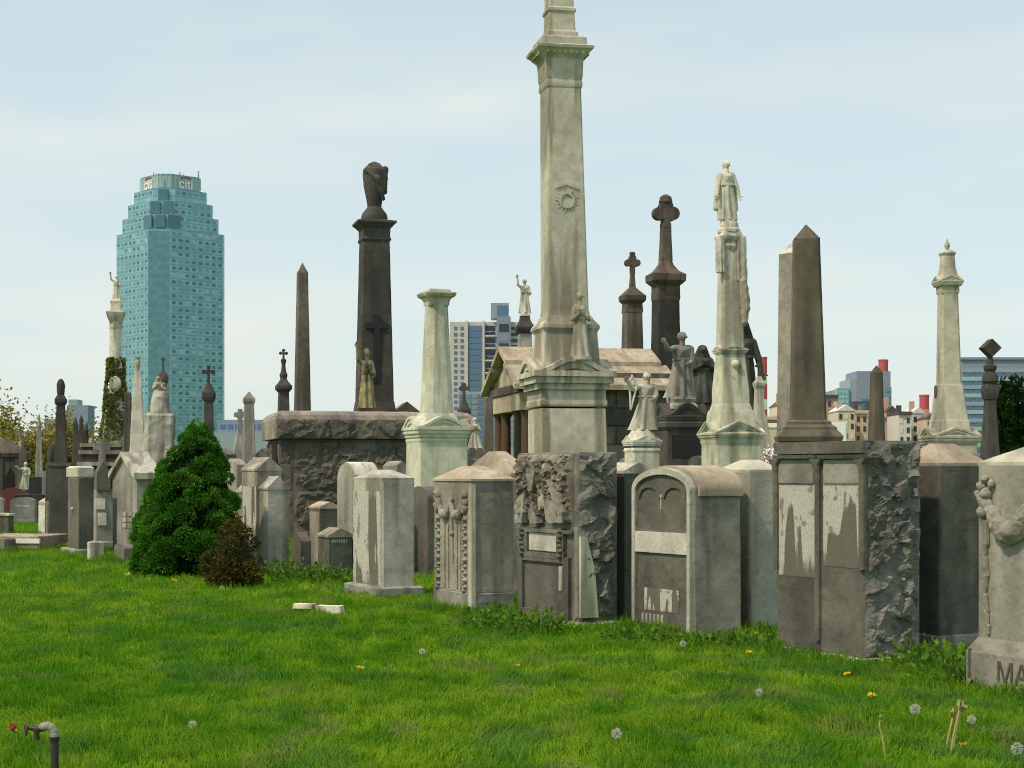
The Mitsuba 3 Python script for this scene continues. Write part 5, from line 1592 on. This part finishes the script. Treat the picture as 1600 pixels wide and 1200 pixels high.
loose_tree('spring_tree', 'loose yellowish spring tree beyond the graves at far left', 40, 130.0, 664, 96, 3, 'leaf_yellow')
loose_tree('spring_tree', 'smaller yellow-green spring tree just right of the hooded black column', 112, 135.0, 668, 60, 6, 'leaf_yellow', 16000)
loose_tree('spring_tree', 'pale yellow tree half hidden by the old vault at the left edge', -6, 128.0, 690, 70, 9, 'leaf_yellow', 16000)

# ------------------------------------------------------------------ lawn details
t = thing('broken_slab', 'broken white marble slab lying in the grass', 'slab')
d = gd(958)
fr = Frame(PX(456, d), d, -24)
part(t, 'slab', fr(rough(loft([(.05, 0, .24, 0, .16), (.10, .01, .23, .01, .15)], .015), .005, 14, 1, .03)), 'marble_white', 40)
part(t, 'long_slab', fr(rough(loft([(.0, .22, .56, .06, .2), (.085, .23, .54, .07, .19)], .02), .006, 12, 2, .03)), 'marble_white', 40)
part(t, 'broken_edge', fr(rough(join(ball((.06, .05, .02), .03, 8), limb((.12, .03, .0), (.17, .05, .05), .015, .012), ball((.2, .06, .02), .028, 8)), .006, 20, 3)), 'brick_red', 40)

t = thing('water_tap', 'old iron standpipe with brass tap, in the near left corner of the lawn', 'tap')
d = 8.0
k = d / FPX
P = lambda px, py, y=0.0: (PX(px, d), d + y, PZ(py, d))
part(t, 'pipe', rod((PX(85.5, d), d, -.05), P(85.5, 1158), 6.3 * k, 16), 'iron_pipe', 40)
part(t, 'collar', rod(P(85.5, 1158), P(85.5, 1151), 7.6 * k, 16), 'granite_black', 40)
el = [limb(P(85.5, 1152), P(85, 1147), 7.2 * k, 7.2 * k, 14)]
pts = [(85.5, 1150), (84.8, 1143), (81, 1137), (75, 1134.5), (67, 1135.5)]
for p, q in zip(pts, pts[1:]):
    el.append(limb(P(*p), P(*q), 7.0 * k, 6.6 * k, 14))
part(t, 'elbow', join(*el), 'iron_pale', 40)
part(t, 'tap_body', join(limb(P(68, 1138), P(58, 1139), 5.2 * k, 5.0 * k), limb(P(60, 1139), P(48, 1138), 4.8 * k, 3.4 * k), limb(P(57, 1141), P(57.5, 1153), 5 * k, 3.8 * k), rod(P(57.5, 1150), P(57.5, 1156), 4.6 * k, 12)), 'tap_brass', 40)
part(t, 'stem', rod(P(48, 1138), P(40, 1138), 2.2 * k, 10), 'tap_brass', 40)
hw = trimesh.creation.torus(8.0 * k, 1.9 * k, 20, 8)
hw.apply_transform(trimesh.transformations.rotation_matrix(math.pi / 2, [0, 1, 0]))
sp = [rod((0, 0, 0), (0, 7.5 * k * math.cos(a), 7.5 * k * math.sin(a)), 1.5 * k, 6) for a in np.linspace(0, 2 * np.pi, 5)[:-1]]
hw = join(hw, *sp)
hw.apply_transform(trimesh.transformations.rotation_matrix(math.radians(24), [0, 0, 1]))
hw.apply_translation(P(40.5, 1140))
part(t, 'handwheel', hw, 'tap_brass', 40)

dr_ = np.random.default_rng(15)


def stalk(pts, r0, r1):
    return join(*[limb(p, q, r0 + (r1 - r0) * i / len(pts), r0 + (r1 - r0) * (i + 1) / len(pts), 6) for i, (p, q) in enumerate(zip(pts, pts[1:]))])


def dandelion(px, py, foot, kind, label, rad):
    """kind: 'clock' (grey seed head), 'flower' (yellow)."""
    d = gd(foot)
    k = d / FPX
    t = thing('dandelion', label, 'dandelion', 'dandelion clocks in the lawn' if kind == 'clock' else 'yellow dandelion flowers in the lawn')
    c = np.array([PX(px, d), d, PZ(py, d)])
    b = np.array([PX(px + dr_.uniform(-5, 3), d), d, -.02])
    part(t, 'stem', stalk([b, b * .55 + c * .45 + [.012, 0, .01], c], .0035, .003), 'stem_green', 40)
    R = rad * k
    if kind == 'clock':
        n = 110
        v = dr_.normal(0, 1, (n, 3))
        v /= np.linalg.norm(v, axis=1, keepdims=True)
        tips = leaf_cloud(np.repeat(c + v * R * .86, 5, 0), np.repeat(v, 5, 0), R * .30, dr_, .35, .8)
        part(t, 'seed_head', join(tips, *[rod(c, c + q * R * .9, R * .025, 3) for q in v[:60]]), 'dandelion_seed', False)
        part(t, 'core', trimesh.creation.icosphere(2, R * .26).apply_translation(c), 'bark', 40)
    else:
        n = 60
        a = dr_.uniform(0, 2 * np.pi, n)
        v = np.stack([np.cos(a), np.sin(a), dr_.uniform(.15, 1.2, n)], 1)
        v /= np.linalg.norm(v, axis=1, keepdims=True)
        part(t, 'petals', leaf_cloud(np.repeat(c[None], n, 0), v, R * 1.25, dr_, .3, .12), 'dandelion_yellow', False)


for px, py, ft, r_, lab in ((964, 1146, 1190, 8, 'dandelion clock standing alone in the lawn, below the arched tombstone'), (1430, 1108, 1150, 8, 'tall dandelion clock left of the dry stalks'), (1518, 1124, 1160, 7, 'dandelion clock just right of the dry stalks'),
                            (1589, 1170, 1205, 9, 'dandelion clock in the lower right corner'), (660, 1018, 1035, 5, 'small dandelion clock in the middle lawn, below the garland tombstone'), (301, 1132, 1150, 6, 'dandelion clock in the left lawn, right of the water tap'),
                            (1186, 1082, 1098, 6, 'dandelion clock in front of the left edge of the two-panel tombstone'), (1067, 1006, 1030, 5, 'dandelion clock close under the arched tombstone'), (347, 920, 926, 4, 'dandelion clock under the bronze bush')):
    dandelion(px, py, ft, 'clock', lab, r_)
for px, py, ft, r_, lab in ((563, 1045, 1056, 5, 'yellow dandelion in the middle of the lawn'), (808, 1041, 1052, 4, 'yellow dandelion below the rugged carved tombstone'), (1324, 1054, 1068, 5, 'yellow dandelion before the two-panel tombstone'), (1362, 1088, 1100, 6, 'yellow dandelion above the tall dandelion clock'),
                            (1506, 1165, 1176, 6, 'yellow dandelion at the foot of the dry stalks'), (272, 908, 914, 4, 'yellow dandelion under the evergreen shrub'), (199, 899, 906, 4, 'yellow dandelion left of the evergreen shrub'), (1170, 1020, 1030, 4, 'yellow dandelion left of the two-panel tombstone')):
    dandelion(px, py, ft, 'flower', lab, r_)
d = gd(1168)
t = thing('orange_flower', 'orange brown flower head in the grass left of the tap', 'flower')
c = np.array([PX(21, d), d, PZ(1137, d)])
v = np.stack([np.cos(np.linspace(0, 6.28, 50)), -.6 - .3 * np.cos(np.linspace(0, 40, 50)), np.sin(np.linspace(0, 6.28, 50))], 1)
part(t, 'petals', leaf_cloud(np.repeat(c[None], 50, 0), v, .033, dr_, .4, .1), 'petal_orange', False)
part(t, 'centre', trimesh.creation.icosphere(2, .014).apply_translation(c + [0, -.012, 0]), 'brick_red', 40)
part(t, 'stem', stalk([(c[0], d, -.02), (c[0] + .01, d, c[2] * .5), c], .004, .003), 'stem_green', 40)
d = gd(1185)
t = thing('dry_stalks', 'two dry yellow stalks leaning together in the near right lawn', 'stalks')
for i, (x0, x1, top) in enumerate(((1484, 1500, 1106), (1490, 1503, 1112), (1482, 1494, 1122))):
    a, b = np.array([PX(x0, d), d + i * .03, -.02]), np.array([PX(x1, d), d + i * .03, PZ(top, d)])
    part(t, 'stalk', stalk([a, a * .5 + b * .5 + [-.006, 0, 0], b], .006, .007), 'stalk_dry', 40)
    part(t, 'seed_tuft', leaf_cloud(np.repeat(b[None], 26, 0) + dr_.normal(0, .006, (26, 3)), np.repeat([[.2, 0, 1.0]], 26, 0), .04, dr_, .35, .5), 'stalk_dry', False)
t = thing('bent_stalk', 'single pale bent plant stalk in the near right lawn', 'stalk')
a = [(PX(1384, d), d, -.02), (PX(1379, d), d, PZ(1150, d)), (PX(1374, d), d, PZ(1135, d)), (PX(1376, d), d, PZ(1121, d))]
part(t, 'stem', stalk([np.array(q) for q in a], .006, .004), 'stalk_dry', 40)
part(t, 'bud', limb(a[-1], np.array(a[-1]) + [.004, 0, .012], .012, .007), 'stem_green', 40)


def weeds(label, pts, n, h, leaf):
    t = thing('weed_clump', label, 'weeds')
    P_, N_ = [], []
    for px, row, rr in pts:
        d = gd(row)
        q = dr_.normal(0, 1, (n, 3)) * [rr, rr * .7, h * .35]
        q[:, 2] = np.abs(q[:, 2]) + .02
        P_.append(q + [PX(px, d), d, 0])
        N_.append(q / np.linalg.norm(q, axis=1, keepdims=True) + [0, -.2, .7])
    part(t, 'leaves', leaf_cloud(np.vstack(P_), np.vstack(N_), leaf, dr_, .7, .5), 'weed_leaf', False)
    part(t, 'stems', join(*[rod((p[0], p[1], -.01), tuple(p), .003, 4) for p in np.vstack(P_)[::9]]), 'stem_green', False, kind='stuff')


weeds('leafy weeds at the foot of the rugged carved tombstone', [(762, 985, .14), (790, 986, .16), (820, 990, .2), (845, 990, .14)], 200, .20, .055)
weeds('leafy weeds in the gap right of the rock-faced end', [(1445, 1046, .12), (1465, 1050, .16), (1490, 1062, .16), (1512, 1075, .14)], 230, .22, .055)
weeds('leafy weeds below the arched tombstone', [(980, 1003, .12), (1010, 1006, .18), (1050, 1008, .18), (1100, 1010, .16), (1160, 1012, .15), (1185, 1012, .15)], 110, .13, .05)
weeds('tall weeds around the three small headstones', [(440, 905, .15), (478, 912, .2), (520, 912, .2), (548, 905, .1)], 260, .28, .06)

# longer grass left by the mower along the stones' feet
tr_ = np.random.default_rng(91)
B_, D_ = [], []
for p, q, nn in TUFT:
    n = int(420 * np.linalg.norm(q - p)) + 20
    u = tr_.uniform(-.05, 1.05, (n, 1))
    B_.append(p + (q - p) * u + nn * tr_.gamma(1.4, .07, (n, 1)) + nn * .02)
B_ = np.vstack(B_)
n = len(B_)
hh = .14 * tr_.uniform(.35, 1.25, n) * (.4 + 1.1 * meshkit.fbm(np.c_[B_ * 2.2, np.zeros(n)], 2, 5))
az = tr_.uniform(0, 6.28, n)
base = np.c_[B_, np.full(n, -.02)]
ln = np.c_[np.cos(az), np.sin(az)] * (hh * tr_.uniform(.15, .75, n))[:, None]
sd = np.c_[-np.sin(az), np.cos(az), np.zeros(n)] * .0055
v = np.stack([base - sd, base + sd, base + sd * .8 + np.c_[ln * .35, hh * .62], base - sd * .8 + np.c_[ln * .35, hh * .62], base + np.c_[ln, hh]], 1)
f = np.arange(n)[:, None, None] * 5 + np.array([[0, 1, 2], [0, 2, 3], [3, 2, 4]])[None]
single('long_grass', 'longer grass uncut along the foot of the tombstones', 'grass', trimesh.Trimesh(v.reshape(-1, 3), f.reshape(-1, 3), process=False), 'grass_blade', smooth=False, kind='stuff')
